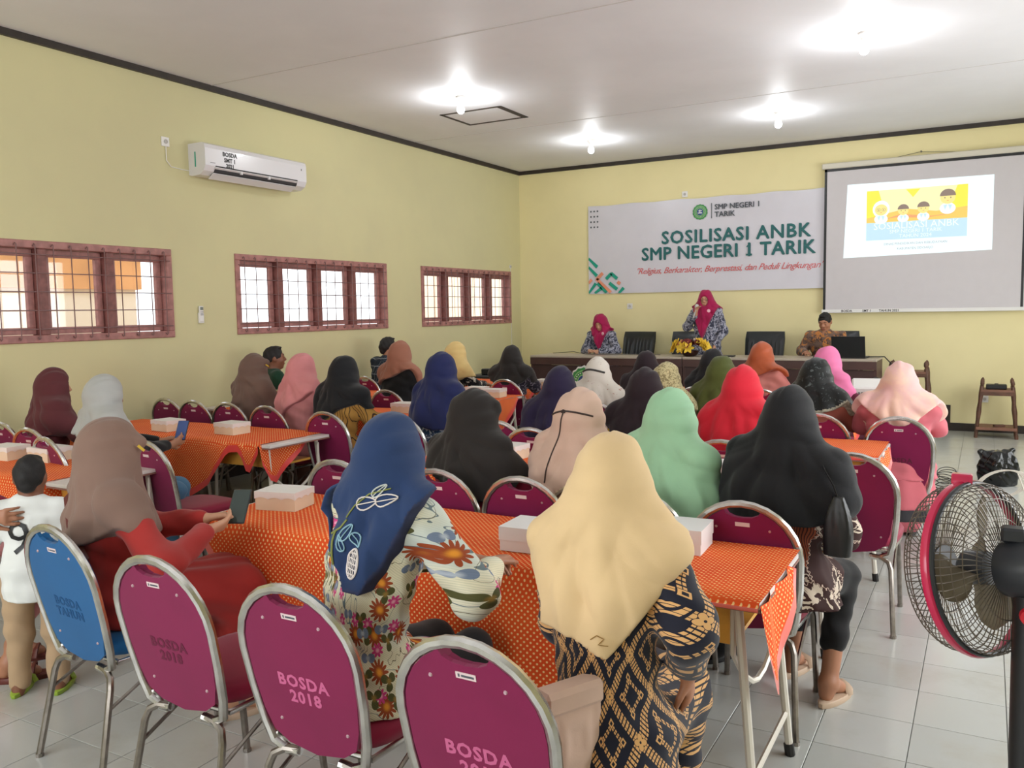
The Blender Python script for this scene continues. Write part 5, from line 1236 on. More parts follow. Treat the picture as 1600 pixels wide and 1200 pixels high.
# ---- fourth row
person('woman in brown headscarf with loose ends and black top', -5.10, 6.88, -14, 1.35, lean=7, head=(-6, -8), scarf=J['brown'], top=J['blackcot'], bottom=(J['blackcot'], 'skirt'), hem=('slant', .10, .4, .2), h=.012, seed=161, bulk=1.1)
person('woman in white headscarf with dark band and teal top', -2.77, 6.42, -6, 1.245, lean=6, head=(4, -8), scarf=J['whitep'], top=J['teal'], bottom=(J['blackcot'], 'skirt'), hem=('round', .17, .5, .15), h=.012, seed=171, band=(mat('dark_band', (50, 48, 46), .6), False))
person('woman in speckled beige headscarf and olive top', -2.13, 6.25, -10, 1.225, lean=5, head=(-4, -8), scarf=J['speck'], top=J['olivetop'], bottom=(J['blackcot'], 'skirt'), hem=('round', .10, .5, .15), h=.012, seed=181)
person('woman in olive green headscarf', -1.74, 6.38, -12, 1.27, lean=8, head=(0, -8), scarf=J['olive'], top=J['olive'], bottom=(J['blackcot'], 'skirt'), hem=('slant', .36, .5, .3), h=.012, seed=191, spread=.03)
person('woman in glossy black patterned veil and rust brown top', -1.05, 6.32, -14, 1.27, lean=8, head=(-6, -8), scarf=J['shiny'], top=J['browntop'], bottom=(J['blackcot'], 'skirt'), hem=('round', .14, .5, .2), h=.012, seed=201, neckk=1.15, piping=(mat('lace_fringe', (150, 146, 128), .8, var=.3, vs=60), .02))
def p30x(t, k):
    V = Vol((-.32, -.28, .2), (.32, .32, .32), .012); V.loft([(.215, 0, .0, .26, .19), (.30, 0, .0, .245, .18)], .02, lambda th, Z: .03*np.sin(9*th)+0*Z); o = bpy.data.objects.new('dress_hem', V.mesh('hem', J['skirtd'])); C.objects.link(o); o.parent = t
    V = Vol((-.32, -.28, .25), (.32, .32, .56), .012); V.loft([(.29, 0, .0, .25, .185), (.5, 0, .0, .21, .16)], .02, lambda th, Z: .03*np.sin(9*th)+0*Z); o = bpy.data.objects.new('dress_skirt', V.mesh('skirt', J['rosetop'])); C.objects.link(o); o.parent = t
person('woman in pale pink headscarf and rose dress with dark hem, on the right', -.50, 6.22, 4, 1.255, lean=4, head=(-8, -6), scarf=J['pale'], top=J['rosetop'], dress=True, armcov=.05, spread=-.05, hem=('tri', .23, .9, .25), h=.0105, seed=211, bulk=1.15, neckk=1.1, extra=p30x)
# ---- back rows, near the stage
def man(label, x, y, rz, HT, top, **kw): return person(label, x, y, rz, HT, scarf=None, hair=M_hair, top=top, bottom=(J['blackcot'], 'trousers'), **kw)
man('man in dark green shirt by the wall, seen in profile behind the taupe headscarf', -6.18, 6.25, -30, 1.325, J['green'], lean=4, head=(-14, 2), face=True, h=.011, seed=221, skin=M_skind)
man('man in dark plaid shirt seen from behind beside the window wall', -6.22, 8.15, -8, 1.35, J['plaid'], lean=10, side=-2, head=(-14, -4), h=.012, seed=231, bulk=1.15, skin=M_skin)
person('woman in pale yellow headscarf and black and white dress', -5.32, 8.25, -24, 1.295, lean=8, head=(-10, -8), scarf=J['yellow'], top=print_blotch('black_white_bold', (28, 26, 30), (214, 206, 190), 9, .56), bottom=(J['blackcot'], 'skirt'), hem=('slant', .25, .4, .2), h=.012, seed=241, bun=.02, neckk=1.1)
person('woman in black headscarf and dark grey batik sleeves near the left wall', -4.52, 8.12, -4, 1.262, lean=4, head=(0, -6), scarf=J['black2'], top=J['greybatik'], bottom=(J['blackcot'], 'skirt'), hem=('round', .20, .6, .2), h=.012, seed=251, bulk=1.15)
person('woman in black headscarf just in front of the long desk, centre', -2.80, 7.65, 0, 1.24, lean=4, scarf=J['dark'], top=J['blackcot'], bottom=(J['blackcot'], 'skirt'), hem=('round', .24, .3, .2), h=.013, seed=261)
person('woman in glossy black headscarf left of the olive one', -2.25, 7.92, -10, 1.245, lean=8, head=(-6, -8), scarf=J['black'], top=J['greybatik'], bottom=(J['blackcot'], 'skirt'), hem=('round', .20, .3, .2), h=.012, seed=271)
person('woman in rust satin headscarf and salmon blouse leaning right', -1.80, 7.98, -28, 1.31, lean=14, side=-3, head=(10, -10), scarf=J['rust'], top=J['salmon'], bottom=(J['blackcot'], 'skirt'), hem=('round', .05, .5, .1), h=.012, seed=281, bulk=1.25)
person('woman in bright pink headscarf and wine top, facing the man at the laptop', -1.22, 7.95, -38, 1.275, lean=6, head=(-6, -4), scarf=J['rose'], top=J['wine'], bottom=(J['wine'], 'skirt'), hem=('slant', .36, -.2, .3), h=.012, seed=291, neckk=1.15, spread=-.01)
# ---- on the stage
def badge(t, k):
    import mathutils.bvhtree as bv
    me = k['scarf'].data; tr = bv.BVHTree.FromPolygons([v.co for v in me.vertices], [tuple(p.vertices) for p in me.polygons]); N = k['N']
    hit = tr.ray_cast(Vector((N[0]-.075, 1.2, N[2]-.03)), Vector((0, -1, 0)))
    if hit[0]: MB().lathe([(.0, -.004), (.024, -.004), (.022, .004), (.009, .005), (.008, .002), (0, .002)], 16, hit[0]+hit[1]*.004, tuple(hit[1])).obj('brooch', mat('pale_brooch', (226, 176, 186), .4), t, smooth=True)
person('seated woman in magenta headscarf and grey printed blouse, left on the stage', -4.90, 11.45, 178, 1.57-SZ, z0=SZ, lean=14, head=(0, -28), arms=(((-.26, .14, .78), (-.05, .36, .785), (1, .15, 0), (0, 0, -1)), ((.26, .14, .78), (.07, .38, .79), (-1, .15, 0), (0, 0, -1))), scarf=J['magenta'], extra=badge, top=J['greyprint'], bottom=(J['blackcot'], 'skirt'), hem=('round', .12, 1.5, .27), fs=2.2, armcov=.1, h=.009, seed=301, bodyh=.0065, face=True, smile=True, closed=True, skin=M_skinl)
S2 = person('standing woman in magenta headscarf and glasses speaking into a microphone', -3.34, 11.42, 176, 1.875-SZ, pose='stand', z0=SZ, lean=2, head=(6, -4), arms=(((-.24, -.0, 1.06), (-.17, .16, .86), (.1, .4, -.9), (1, 0, 0)), ((.26, .06, 1.12), (.07, .23, 1.29), (-.3, .25, .9), (-.7, .3, .3))), scarf=J['magenta'], extra=badge, top=J['greyprint'], bottom=(J['blackcot'], 'skirt'), hem=('round', .2, 1.5, .40), fs=2.4, armcov=.1, h=.009, seed=311, bodyh=.0065, face=True, glasses=True, bulk=1.02, skin=M_skinl)
man('man in brown and orange batik shirt sitting at the laptop on the stage', -1.80, 11.42, 172, 1.55-SZ, J['manbatik'], z0=SZ, lean=14, head=(0, -24), arms=(((-.29, .12, .79), (-.13, .40, .785), (.4, .9, 0), (0, 0, -1)), ((.31, .10, .79), (.17, .36, .79), (-.5, .85, 0), (0, 0, -1))), h=.009, seed=321, bodyh=.0065, face=True, closed=True, bulk=1.2, skin=M_skin)
# ---- small boy and the adult holding him, left edge
def boyx(t, k):
    stick_src = k['top']; import mathutils.bvhtree as bv
    me = stick_src.data; tr = bv.BVHTree.FromPolygons([v.co for v in me.vertices], [tuple(p.vertices) for p in me.polygons])
    import bmesh
    v, f = text_geo('9', .20, 0., 0.); N = k['N']; g = MB(); pts = []
    bm_ = bmesh.new(); vv = [bm_.verts.new(p) for p in v]
    for q in f: bm_.faces.new([vv[i] for i in q])
    bmesh.ops.triangulate(bm_, faces=bm_.faces); bmesh.ops.subdivide_edges(bm_, edges=bm_.edges, cuts=3, use_grid_fill=True)
    bm_.verts.ensure_lookup_table(); bm_.verts.index_update(); v = [x_.co.copy() for x_ in bm_.verts]; f = [tuple(x_.index for x_ in q.verts) for q in bm_.faces]; bm_.free()
    for p in v:
        hit = tr.ray_cast(Vector((p.x-.012, -.6, p.y+N[2]-.15)), Vector((0, 1, 0))); pts.append(hit[0]+hit[1]*.004 if hit[0] else Vector((p.x, -.12, p.y+N[2]-.16)))
    g.add(pts, f); g.obj('number_print', M_black, t, fix=False)
person('small boy in white shirt numbered 9, khaki trousers and green clogs', -3.61, 2.17, 38, 1.045, name='person', pose='stand', sc=.80, lean=2, head=(6, -10), arms=(((-.2, .0, .62), (-.17, .12, .50)), ((.2, .02, .62), (.16, .14, .52))), top=J['white'], bottom=(J['khaki'], 'trousers'), hair=M_hair, h=.0075, bodyh=.006, seed=331, skin=M_skind, shoe=mat('green_clog', (150, 178, 60), .4), extra=boyx, bulk=.85, wide=.17)
person('adult at the left edge with an arm round the small boy', -4.08, 2.04, -40, 1.20, lean=6, arms=('world', ((-4.1, 2.3, .72), (-3.9, 2.45, .62)), ((-3.86, 1.97, .80), (-3.635, 1.985, .81), (.87, .49, -.05), (-.49, .87, 0))), scarf=J['grey'], top=J['maroontop'], bottom=(J['pinkd'], 'skirt'), hem=('round', .14, .3, .15), h=.011, bodyh=.0065, seed=341, skin=M_skin, shoe=J['brs'], bottomlen=.45, armcov=.2, legs=(((-.1, .40, .5), (-.1, .30, .085)), ((.12, .42, .50), (.14, .32, .085))))

# ------------------------------------------------------------------ handbag, phones, fan
phone('black smartphone in the hands of the woman in the red dress', tuple(wm(P1, (.085, .455, .86))), (math.radians(48), 0, .45))
phone('dark phone with lit blue screen held by the woman in jeans', tuple(wm(P8, (.0, .575, .845))), (math.radians(52), 0, .5), True)
hb = thing('handbag', 'beige pink quilted handbag on the nearest chair, behind the batik dress', 'bag', (-.84, 1.76, .50), 1.1)
b = MB(); q = .0
V = Vol((-.14, -.06, -.02), (.14, .06, .30), .008); V.loft([(0, 0, 0, .105, .035), (.13, 0, 0, .112, .034), (.245, 0, 0, .10, .022)], .02, sup=4.); V.disp(lambda X, Y, Z: .0022*np.sin(120*np.maximum(np.abs(X), np.abs(Z-.12)*.9)+0*Y))
o = bpy.data.objects.new('bag_body', V.mesh('bag', J['beigebag'])); C.objects.link(o); o.parent = hb
hb.scale = (.8, .85, 1)
MB().box((-.108, -.038, .19), (.108, .038, .25), bev=.012).obj('flap', J['beigebag'], hb)
MB().tube([(.10, .0, .22), (.15, -.02, .20), (.165, -.03, .14), (.12, -.04, .12)], .010, 6, flat=(.4, 1.3)).obj('strap', J['beigebag'], hb, smooth=True)

fn = thing('pedestal_fan', 'black pedestal fan with a magenta rim and wire cage, right edge of the picture', 'fan', (.20, 1.87, 0), 0)
FC = Vector((-.005, 2.0, 1.075)); FA = Vector((-.86, .48, -.20)).normalized(); fo = Vector((.20, 1.87, 0))
Fu = (Vector((0, 0, 1))-FA*FA.z).normalized(); Fv = FA.cross(Fu)
def fp(r, a, d): return FC+Fu*(r*math.cos(a))+Fv*(r*math.sin(a))+FA*d-fo
M_wire = mat('fan_wire', (112, 104, 96), .35, .6); M_rim = mat('magenta_rim', (190, 22, 72), .3, coat=.4); M_fblk = mat('fan_black', (38, 40, 44), .35); 
def trans_mat():
    t = Nt('smoky_blade', .2, 0, .5); t.color(lin((150, 140, 122))); t.b.inputs['Transmission Weight'].default_value = .45; t.b.inputs['IOR'].default_value = 1.05; return t.m
M_blade = trans_mat(); RR = .176
MB().tube([fp(RR+.002, 2*PI*k/48, 0) for k in range(48)], .0075, 8, closed=True, flat=(1.3, .8), ref=tuple(FA)).obj('rim', M_rim, fn, smooth=True)
MB().tube([fp(RR-.001, 2*PI*k/48, -.014) for k in range(48)], .0055, 8, closed=True).obj('rear_rim', M_fblk, fn, smooth=True)
MB().box((-.02, -.012, -.012), (.02, .012, .012), bev=.003).xf(Matrix.Translation(fp(RR+.01, 0, .0))).obj('clip', M_rim, fn)
for nm, sg, dep, r0, N_ in (('front_guard', 1, .072, .04, 72), ('rear_guard', -1, .062, .048, 72)):
    g = MB()
    for k in range(N_):
        a = 2*PI*k/N_; pts = []
        for q in range(8):
            f = q/7; r = r0+(RR-r0)*(1-(1-f)**1.9) if f < 1 else RR; d = dep*math.sqrt(max(0, 1-(f)**2.6)); pts.append(fp(r if q < 7 else RR, a+(.10*f if sg > 0 else -.10*f), sg*max(d, .0)))
        g.tube(pts, .0011, 4)
    for f in (.25, .5, .72, .9):
        r = r0+(RR-r0)*(1-(1-f)**1.9); d = dep*math.sqrt(max(0, 1-f**2.6)); g.tube([fp(r, 2*PI*k/40, sg*d) for k in range(40)], .0012, 4, closed=True)
    gg = g.obj(nm, M_wire, fn, smooth=True, fix=False); gg['kind'] = 'stuff'
    if sg > 0: MB().lathe([(.0, 0), (.045, .0), (.043, .008), (0, .012)], 24, fp(0, 0, dep-.004), tuple(FA)).obj('badge', M_fblk, fn, smooth=True)
for k in range(3):
    b = MB(); n_, m_ = 7, 9; a0 = k*2*PI/3+.5
    for j in range(m_+1):
        r = .03+.122*j/m_; wdt = .28+.50*math.sin(PI*min(1, j/m_*.85+.12))
        for i in range(n_+1): b.v.append(tuple(fp(r, a0+wdt*(i/n_-.5)*(1.25 if j > 2 else .9), .022*(i/n_-.5)*2*(1-.3*j/m_))))
    b.f = [(j*(n_+1)+i, j*(n_+1)+i+1, (j+1)*(n_+1)+i+1, (j+1)*(n_+1)+i) for j in range(m_) for i in range(n_)]; b.mi = [0]*len(b.f)
    o = b.obj('blade', M_blade, fn, smooth='all', fix=False); md = o.modifiers.new('t', 'SOLIDIFY'); md.thickness = .003
MB().lathe([(.0, -.03), (.034, -.03), (.036, .02), (.02, .034), (0, .036)], 20, fp(0, 0, 0), tuple(FA)).obj('hub', M_fblk, fn, smooth=True)
MB().lathe([(.0, 0), (.054, .0), (.058, .02), (.058, .11), (.048, .14), (.02, .15)], 28, fp(0, 0, -.062), tuple(-FA)).obj('motor_housing', M_fblk, fn, smooth=True)
mp = fp(0, 0, -.115)
MB().box((-.022, -.02, 0), (.022, .02, .03), bev=.005).xf(Matrix.Translation(fp(.056, 0, -.085))).obj('oscillation_knob', M_fblk, fn)
MB().box((-.028, -.026, -.12), (.028, .026, -.03), bev=.01).xf(Matrix.Translation(mp)).obj('neck_bracket', M_fblk, fn)
MB().lathe([(.0, 0), (.018, 0), (.016, .014), (0, .014)], 14, mp+Vector((-.005, -.03, -.085)), (0, -1, 0)).obj('tilt_knob', mat('red_knob', (190, 20, 40), .4), fn, smooth=True)
MB().tube([mp+Vector((0, 0, -.05)), Vector((mp.x+.002, mp.y, .72)), Vector((mp.x+.003, mp.y, .45))], [.034, .034, .030], 14).obj('pole_sleeve', M_black, fn, smooth=True)
MB().tube([Vector((mp.x+.003, mp.y, .5)), Vector((mp.x+.003, mp.y, .03))], .014, 12).obj('pole', M_chrome, fn, smooth=True)
MB().lathe([(.0, 0), (.19, 0), (.19, .012), (.16, .03), (.04, .045), (.02, .08)], 32, (mp.x+.003, mp.y, 0)).obj('base', M_fblk, fn, smooth=True)

# ------------------------------------------------------------------ stage desk and what stands on it
M_dk = mat('dark_walnut_laminate', (74, 50, 46), .4, var=.12, vs=5.); M_dk2 = mat('dark_walnut_panel', (66, 44, 42), .45, var=.12, vs=5.); M_dtop = mat('pale_desk_top', (176, 164, 148), .35, var=.04)
DZ = SZ+.75
for i, (x0, x1) in enumerate([(-5.62, -3.42), (-3.41, -1.10)]):
    t = thing('stage_desk', ['left of the two long dark desks on the stage, under the seated woman', 'right of the two long dark desks on the stage, carrying the laptop'][i], 'desk', ((x0+x1)/2, 10.95, SZ), 0, 'long dark walnut desks')
    hw = (x1-x0)/2
    MB().box((-hw, -.33, .722), (hw, .30, .75), bev=.004).obj('desktop', M_dtop, t)
    MB().box((-hw, -.33, .625), (hw, -.31, .721), bev=.002).obj('front_rail', M_dk, t)
    MB().box((-hw+.02, -.30, .03), (hw-.02, -.285, .62)).obj('front_panel', M_dk2, t)
    for q in (-1, 1): MB().box((min(q*hw, q*(hw-.03)), -.305, 0), (max(q*hw, q*(hw-.03)), .28, .72)).obj('side_panel', M_dk, t)
M_lea = mat('black_leather_office', (34, 38, 40), .32, bump=.15, bs=40.)
def office_chair():
    t = thing('office_chair', '', 'chair')
    b = MB(); n, m = 20, 12; F = []
    for side in (0, 1):
        for j in range(m+1):
            v = j/m
            for i in range(n+1):
                u = i/n*2-1; wd = .27-.02*(1-v)-.015*max(0, v-.85)/.15*abs(u); z = .42+.62*v; y = -.20-.10*v-.03*v*v+.045*u*u
                bulge = .05*(1-u**4)*(1-(2*v-1)**6); ple = .010*abs(math.sin(u*PI*5)) if .25 < v < .85 else 0
                b.v.append((u*wd, y+(bulge-ple if side == 0 else -.03-.02*(1-u**4)), z))
    W2 = n+1; K = W2*(m+1)
    for side in (0, 1):
        for j in range(m):
            for i in range(n): q = (j*W2+i, j*W2+i+1, (j+1)*W2+i+1, (j+1)*W2+i); b.f.append(tuple(x+side*K for x in (q if side else q[::-1])))
    edge = [i for i in range(n+1)]+[j*W2+n for j in range(1, m+1)]+[m*W2+i for i in range(n-1, -1, -1)]+[j*W2 for j in range(m-1, 0, -1)]
    for a, c in zip(edge, edge[1:]+edge[:1]): b.f.append((a, c, c+K, a+K))
    b.mi = [0]*len(b.f); b.obj('backrest', M_lea, t, smooth=True)
    MB().box((-.26, -.24, .40), (.26, .26, .50), bev=.035).obj('seat', M_lea, t)
    MB().tube([(-.24, -.27, .72), (.24, -.27, .72)], .006, 6).obj('seam', M_black, t)
    for s_ in (-1, 1): MB().tube([(s_*.25, -.2, .45), (s_*.31, -.19, .55), (s_*.31, -.15, .66), (s_*.31, .15, .66), (s_*.30, .2, .58), (s_*.25, .18, .45)], .018, 8).obj('armrest', M_black, t, smooth=True)
    MB().lathe([(.03, .06), (.03, .4)], 12).obj('column', M_chrome, t, smooth=True)
    for k in range(5):
        a = 2*PI*k/5; MB().tube([(0, 0, .10), (.28*math.cos(a), .28*math.sin(a), .06)], [.028, .016], 8).obj('base_arm', M_black, t, smooth=True)
        MB().lathe([(.0, -.012), (.028, -.012), (.028, .012), (0, .012)], 12, (.28*math.cos(a), .28*math.sin(a), .028), (-math.sin(a), math.cos(a), 0)).obj('castor', M_black, t, smooth=True)
    return t
oc = office_chair()
for i, (x, y, rz, dz, lb) in enumerate([(-2.66, 11.62, 178, .03, 'empty black leather chair with pleated back, between speaker and laptop'), (-4.55, 11.72, 170, 0, 'black leather chair beside the seated woman on the stage'), (-3.72, 11.75, 184, 0, 'black leather chair behind the flower bowl'), (-1.72, 11.72, 180, -.02, 'black leather chair behind the man at the laptop')]):
    o = oc if i == 0 else copy_tree(oc); o.location = (x, y, SZ); o.rotation_euler = (0, 0, math.radians(rz)); o['label'] = lb; o['category'] = 'chair'; o['group'] = 'black leather office chairs'
# laptop
lp = thing('laptop', 'open black laptop in front of the man on the stage', 'laptop', (-1.42, 10.93, DZ), math.radians(176))
MB().box((-.19, -.13, 0), (.19, .13, .018), bev=.004).obj('keyboard_base', M_black, lp)
sc_ = MB().box((-.19, -.004, 0), (.19, .006, .255), bev=.003).xf(Matrix.Translation((0, .128, .016)) @ Matrix.Rotation(math.radians(-14), 4, 'X')).obj('lid', mat('laptop_lid', (26, 30, 32), .35), lp)
MB().box((-.175, -.0055, .012), (.175, -.004, .24)).xf(Matrix.Translation((0, .128, .016)) @ Matrix.Rotation(math.radians(-14), 4, 'X')).obj('display', M_screen2, lp)
tg = thing('notebook', 'closed black notebook lying on the long desk', 'notebook', (-2.92, 10.85, DZ), .1); MB().box((-.12, -.08, 0), (.12, .08, .016), bev=.003).obj('cover', M_black, tg)
tg = thing('computer_mouse', 'small dark device by the man\'s hand on the desk', 'mouse', (-1.80, 10.78, DZ), .1); MB().lathe([(.03, 0), (.034, .012), (.02, .03), (0, .034)], 14).obj('shell', M_black, tg, smooth=True)
tag(MB().tube([(-5.4, 10.9, DZ+.02), (-5.1, 10.95, DZ+.04), (-4.9, 10.9, DZ+.012), (-4.5, 10.86, DZ+.01), (-4.2, 10.95, DZ+.012), (-3.8, 10.9, DZ+.01)], .004, 5).obj('desk_cable', M_black, smooth=True), 'thin black cable across the left stage desk', 'cable')
tag(MB().tube([(-1.24, 10.95, DZ+.012), (-1.05, 10.95, DZ+.015), (-.98, 10.95, DZ-.06), (-.92, 10.9, DZ-.25), (-.85, 10.8, SZ+.02)], .007, 6).obj('hanging_cable', M_black, smooth=True), 'black cable hanging off the right end of the stage desk', 'cable')
# flower bowl
ft = thing('flower_arrangement', 'artificial yellow lilies and dark red flowers in a bowl on the stage desk', 'flowers', (-3.38, 10.85, DZ))
MB().lathe([(.05, 0), (.085, .012), (.115, .06), (.105, .075), (.08, .06)], 20).obj('bowl', mat('dark_bowl', (52, 26, 22), .35), ft, smooth=True)
rn = random.Random(5); M_yf = mat('yellow_petal', (232, 196, 60), .6, var=.12, vs=20.); M_rf = mat('dark_red_petal', (120, 34, 34), .6); M_cf = mat('cream_petal', (232, 206, 186), .6); M_of = mat('peach_petal', (222, 156, 96), .6)
def flower_mesh(m_, np_, L, W, cup):
    b = MB()
    for k in range(np_):
        a = 2*PI*k/np_; ca, sa = math.cos(a), math.sin(a)
        row = []
        for f in (0, .25, .5, .75, 1.):
            w_ = W*math.sin(PI*min(.98, f*.86+.08)); r = L*f*math.cos(cup*(1-.6*f)); z = L*math.sin(cup)*f*(1-.35*f)
            for q in (-1, 0, 1): row.append((r*ca-q*w_*sa, r*sa+q*w_*ca, z+.12*L*abs(q)))
        b.add(row, [(i*3+j, i*3+j+1, (i+1)*3+j+1, (i+1)*3+j) for i in range(4) for j in (0, 1)])
    b.lathe([(0, 0), (.008, .004), (.005, .02), (0, .022)], 6)
    return b.mesh('flower', m_, 'all', fix=False)
fl_y = flower_mesh(M_yf, 6, .085, .022, .5); fl_r = flower_mesh(M_rf, 8, .055, .02, .9); fl_c = flower_mesh(M_cf, 7, .058, .021, .8); fl_o = flower_mesh(M_of, 6, .06, .018, .6)
for k in range(46):
    me = rn.choice([fl_o, fl_r, fl_c, fl_c, fl_r, fl_r])
    a = rn.uniform(0, 2*PI); el = rn.uniform(.1, 1.3); rad = 1.; X = .20*math.cos(el)*math.cos(a)*1.15; Y = .12*math.cos(el)*math.sin(a); Z = .085+.10*math.sin(el)
    if abs(X) > .125 or (Y < -.05 and el < .5): me = fl_y
    o = bpy.data.objects.new('flower', me); C.objects.link(o); o.parent = ft; o.location = (X, Y, Z)
    o.rotation_euler = Vector((X*1.2, Y-.05, (Z-.03))).to_track_quat('Z', 'Y').to_euler()
# microphone
mw = wm(S2, (.055, .262, 1.36)); md_ = (wm(S2, (.055, .20, 1.46))-wm(S2, (.075, .30, 1.28))).normalized()
mc = thing('microphone', 'microphone with silver head held by the standing speaker', 'microphone', tuple(mw)); mc.rotation_euler = md_.to_track_quat('Z', 'Y').to_euler()
MB().lathe([(.011, -.14), (.013, -.02), (.018, .02)], 14).obj('handle', mat('silver_metal', (190, 190, 190), .3, .8), mc, smooth=True)
MB().lathe([(.018, .018), (.027, .035), (.028, .052), (.018, .07), (0, .074)], 14).obj('grille_head', mat('mic_head', (206, 204, 200), .4, .4), mc, smooth=True)
for P_o, q in ((S2, (.085, .175, 1.13)),): pass

# emblem sign on a stick before the desk
es = thing('emblem_sign', 'round green scalloped emblem sign standing before the stage desk', 'sign', (-4.05, 9.55, 0)); e = emblem(es, 0, -.01, .80, .155)
MB().box((-.012, 0, .745), (.012, .01, .83)).obj('stick', M_white, es); disc(q_ := MB(), 0, .80, .175, -.008, 28, .08); q_.obj('backing', M_white, es, fix=False)
es.location = (-4.05, 8.98, .002)
# portable speaker box by the left wall
sp = thing('loudspeaker', 'black loudspeaker box standing near the far left corner', 'speaker', (-5.95, 9.95, SZ))
MB().box((-.2, -.18, 0), (.2, .18, .52), bev=.02).obj('cabinet', M_black, sp); MB().lathe([(.0, 0), (.12, 0), (.125, .008), (.0, .012)], 20, (0, -.181, .2), (0, -1, 0)).obj('woofer', mat('speaker_grille', (46, 46, 48), .7), sp, smooth=True)
MB().box((-.05, -.05, .52), (.15, .08, .60), bev=.01).obj('amplifier', M_black, sp); 
# white projector on the front row desk
pj = thing('projector', 'white projector tilted up on the orange front table', 'projector', (-.98, 8.80, .7475), math.radians(8))
MB().box((-.15, -.12, .02), (.15, .12, .12), bev=.015).xf(Matrix.Rotation(math.radians(18), 4, 'X') @ Matrix.Translation((0, .02, .02))).obj('housing', M_white, pj)
MB().lathe([(.0, 0), (.035, 0), (.035, .03), (.028, .03), (.02, .01), (0, .01)], 18, (.07, .12, .14), (0, 1, .3)).obj('lens', M_black, pj, smooth=True)
b = MB()
for k in range(9): b.box((-.12+k*.027, -.125, .02), (-.105+k*.027, -.112, .055))
b.obj('vent', mat('vent_grey', (96, 96, 98), .6), pj); MB().lathe([(.012, 0), (.012, .05)], 10, (0, .08, 0)).box((-.13, -.1, 0), (-.1, -.07, .02)).box((.1, -.1, 0), (.13, -.07, .02)).obj('foot', M_black, pj)

# ------------------------------------------------------------------ low wooden stands, bag, cables
M_teak = mat('carved_teak', (92, 60, 44), .5, var=.25, vs=12., bump=.2); M_teak2 = mat('teak_shelf', (128, 88, 70), .5, var=.2, vs=8.)
def stand(label, loc, W=.43, D=.34, Hh=.62, rz=0):
    t = thing('wooden_stand', label, 'stand', loc, rz, 'low carved wooden stands')
    MB().box((-W*.40, -D/2, Hh-.06), (W*.40, D/2, Hh-.03), bev=.004).obj('top_shelf', M_teak2, t); MB().box((-W/2, -D/2-.01, .10), (W/2, D/2+.01, .135), bev=.004).obj('lower_shelf', M_teak2, t)
    for s_ in (-1, 1):
        for q in (-1, 1):
            MB().lathe([(.020, 0), (.022, .04), (.016, .07), (.022, .11), (.020, .2), (.028, .32), (.020, .42), (.026, .52), (.022, Hh), (.012, Hh+.015), (.024, Hh+.04), (.020, Hh+.075), (.004, Hh+.10)], 10).xf(Matrix.Translation((s_*W*.5, q*D*.42, 0)) @ Matrix.Rotation(-s_*.085, 4, 'Y')).obj('post', M_teak, t, smooth=True)
        MB().box((min(s_*W*.49, s_*W*.46), -D*.42, .06), (max(s_*W*.49, s_*W*.46), D*.42, .10)).obj('side_rail', M_teak, t)
    MB().box((-W*.42, -D/2-.002, Hh-.10), (W*.42, -D/2+.012, Hh-.055)).obj('apron', M_teak, t)
    return t
stand('low carved wooden stand with black device on top, right of the stage', (.13, 11.85, 0))
stand('low carved wooden stand on the right end of the stage', (-.84, 11.75, SZ), .50, .34, .58)
dv = thing('set_top_device', 'flat black device on the right wooden stand', 'device', (.12, 11.83, .59)); MB().box((-.11, -.09, .003), (.11, .09, .055), bev=.008).obj('case', M_black, dv); MB().box((-.02, .0, .055), (.02, .03, .065)).obj('top_button', M_black, dv)
tg = thing('power_adapter', 'small dark adapter lying on the lower shelf of the right stand', 'adapter', (.16, 11.8, .135), .3); MB().box((-.06, -.03, 0), (.06, .03, .025), bev=.004).obj('case', M_teak, tg)
bg = thing('plastic_bag', 'crumpled shiny black plastic bag standing on the floor, right side', 'bag', (.12, 8.72, 0))
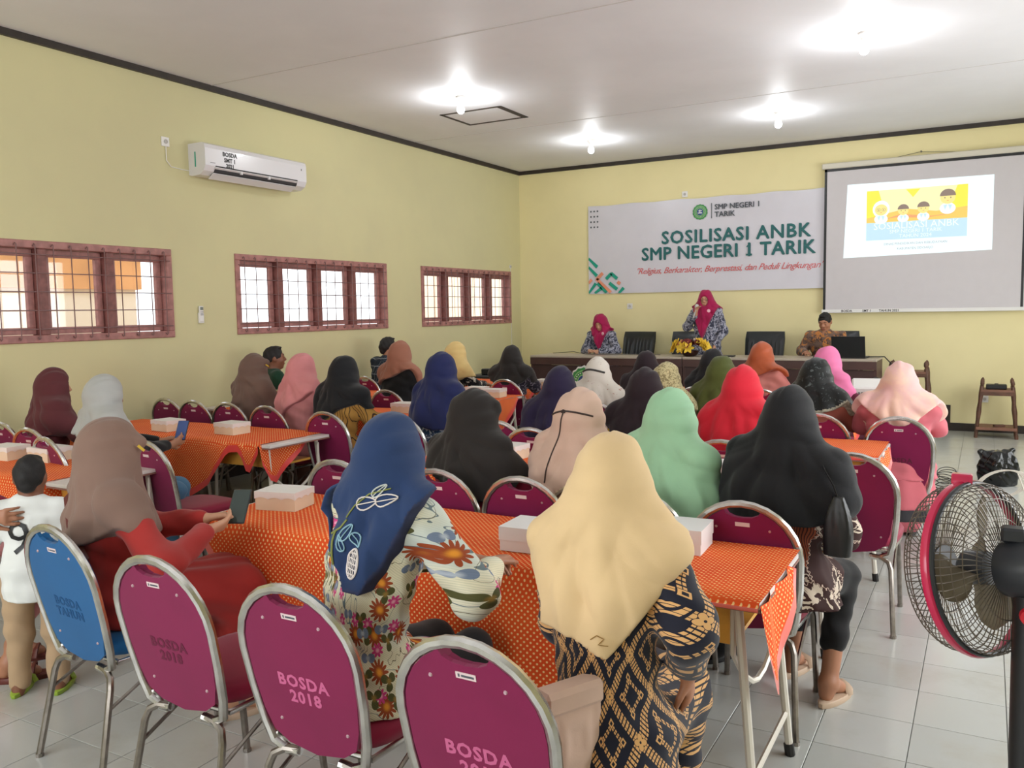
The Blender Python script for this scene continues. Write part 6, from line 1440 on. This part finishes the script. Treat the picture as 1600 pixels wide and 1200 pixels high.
V = Vol((-.26, -.22, -.01), (.26, .22, .46), .012); V.loft([(0, 0, 0, .17, .13), (.12, 0, 0, .19, .14), (.28, .01, 0, .16, .12), (.36, .02, 0, .10, .07)], .02, lambda th, Z: .10*np.sin(5*th+9*Z)+.07*np.sin(11*th-14*Z)*sstep(Z, .05, .35), sup=2.6)
V.cone((-.12, .02, .30), (-.17, .0, .34), .05, .03, .04); V.cone((.08, 0, .34), (.14, .02, .38), .045, .02, .04); V.disp(lambda X, Y, Z: .006*np.sin(60*X+30*Z)*np.sin(50*Y+44*Z)); V.cut(lambda X, Y, Z: .002-Z+0*X+0*Y)
bg.scale = (.82, .82, .85)
o = bpy.data.objects.new('bag_body', V.mesh('bag', mat('black_plastic_film', (14, 17, 17), .18, bump=.35, bs=22.))); C.objects.link(o); o.parent = bg
M_cab = mat('white_cable', (214, 208, 196), .5)
g = []
for k in range(90): a = k/90*2*PI*3.2; g.append((.17*math.cos(a)+.12+.004*k/9, .05*math.sin(a)+7.95, .15+.11*math.sin(a+.4)*1.0+.0*k))
g = [(x, y, max(.008, z)) for x, y, z in g]+[(.34, 7.8, .008), (.5, 7.7, .008), (.75, 7.9, .008)]
tag(MB().tube(g, .0055, 6).obj('cable_coil', M_cab, smooth=True), 'coil of white cable in front of the black plastic bag', 'cable')
g = []
for k in range(170): a = k/170*2*PI*7; g.append((-.30+.085*math.cos(a)+.02*math.sin(k*.05), 8.95-.9*k/170+.05*math.sin(a), .045+.04*math.sin(a)))
g = g+[(-.34, 7.95, .008), (-.5, 7.7, .008), (-.7, 8.0, .008)]
tag(MB().tube(g, .0038, 5).obj('cable_coil', M_black, smooth=True), 'springy coil of thin black cable on the floor by the stage', 'cable')
ps = thing('power_strip', 'small black power plug lying at the end of the coiled cable', 'plug', (-.28, 7.98, 0), .4); MB().box((-.05, -.03, 0), (.05, .03, .04), bev=.006).obj('plug_body', M_black, ps); MB().lathe([(.004, 0), (.004, .02)], 6, (.05, .01, .02), (1, 0, 0)).obj('prong', M_chrome, ps)
for nm, x, y, lb in (('x', -4.86, 11.28, ''),): pass
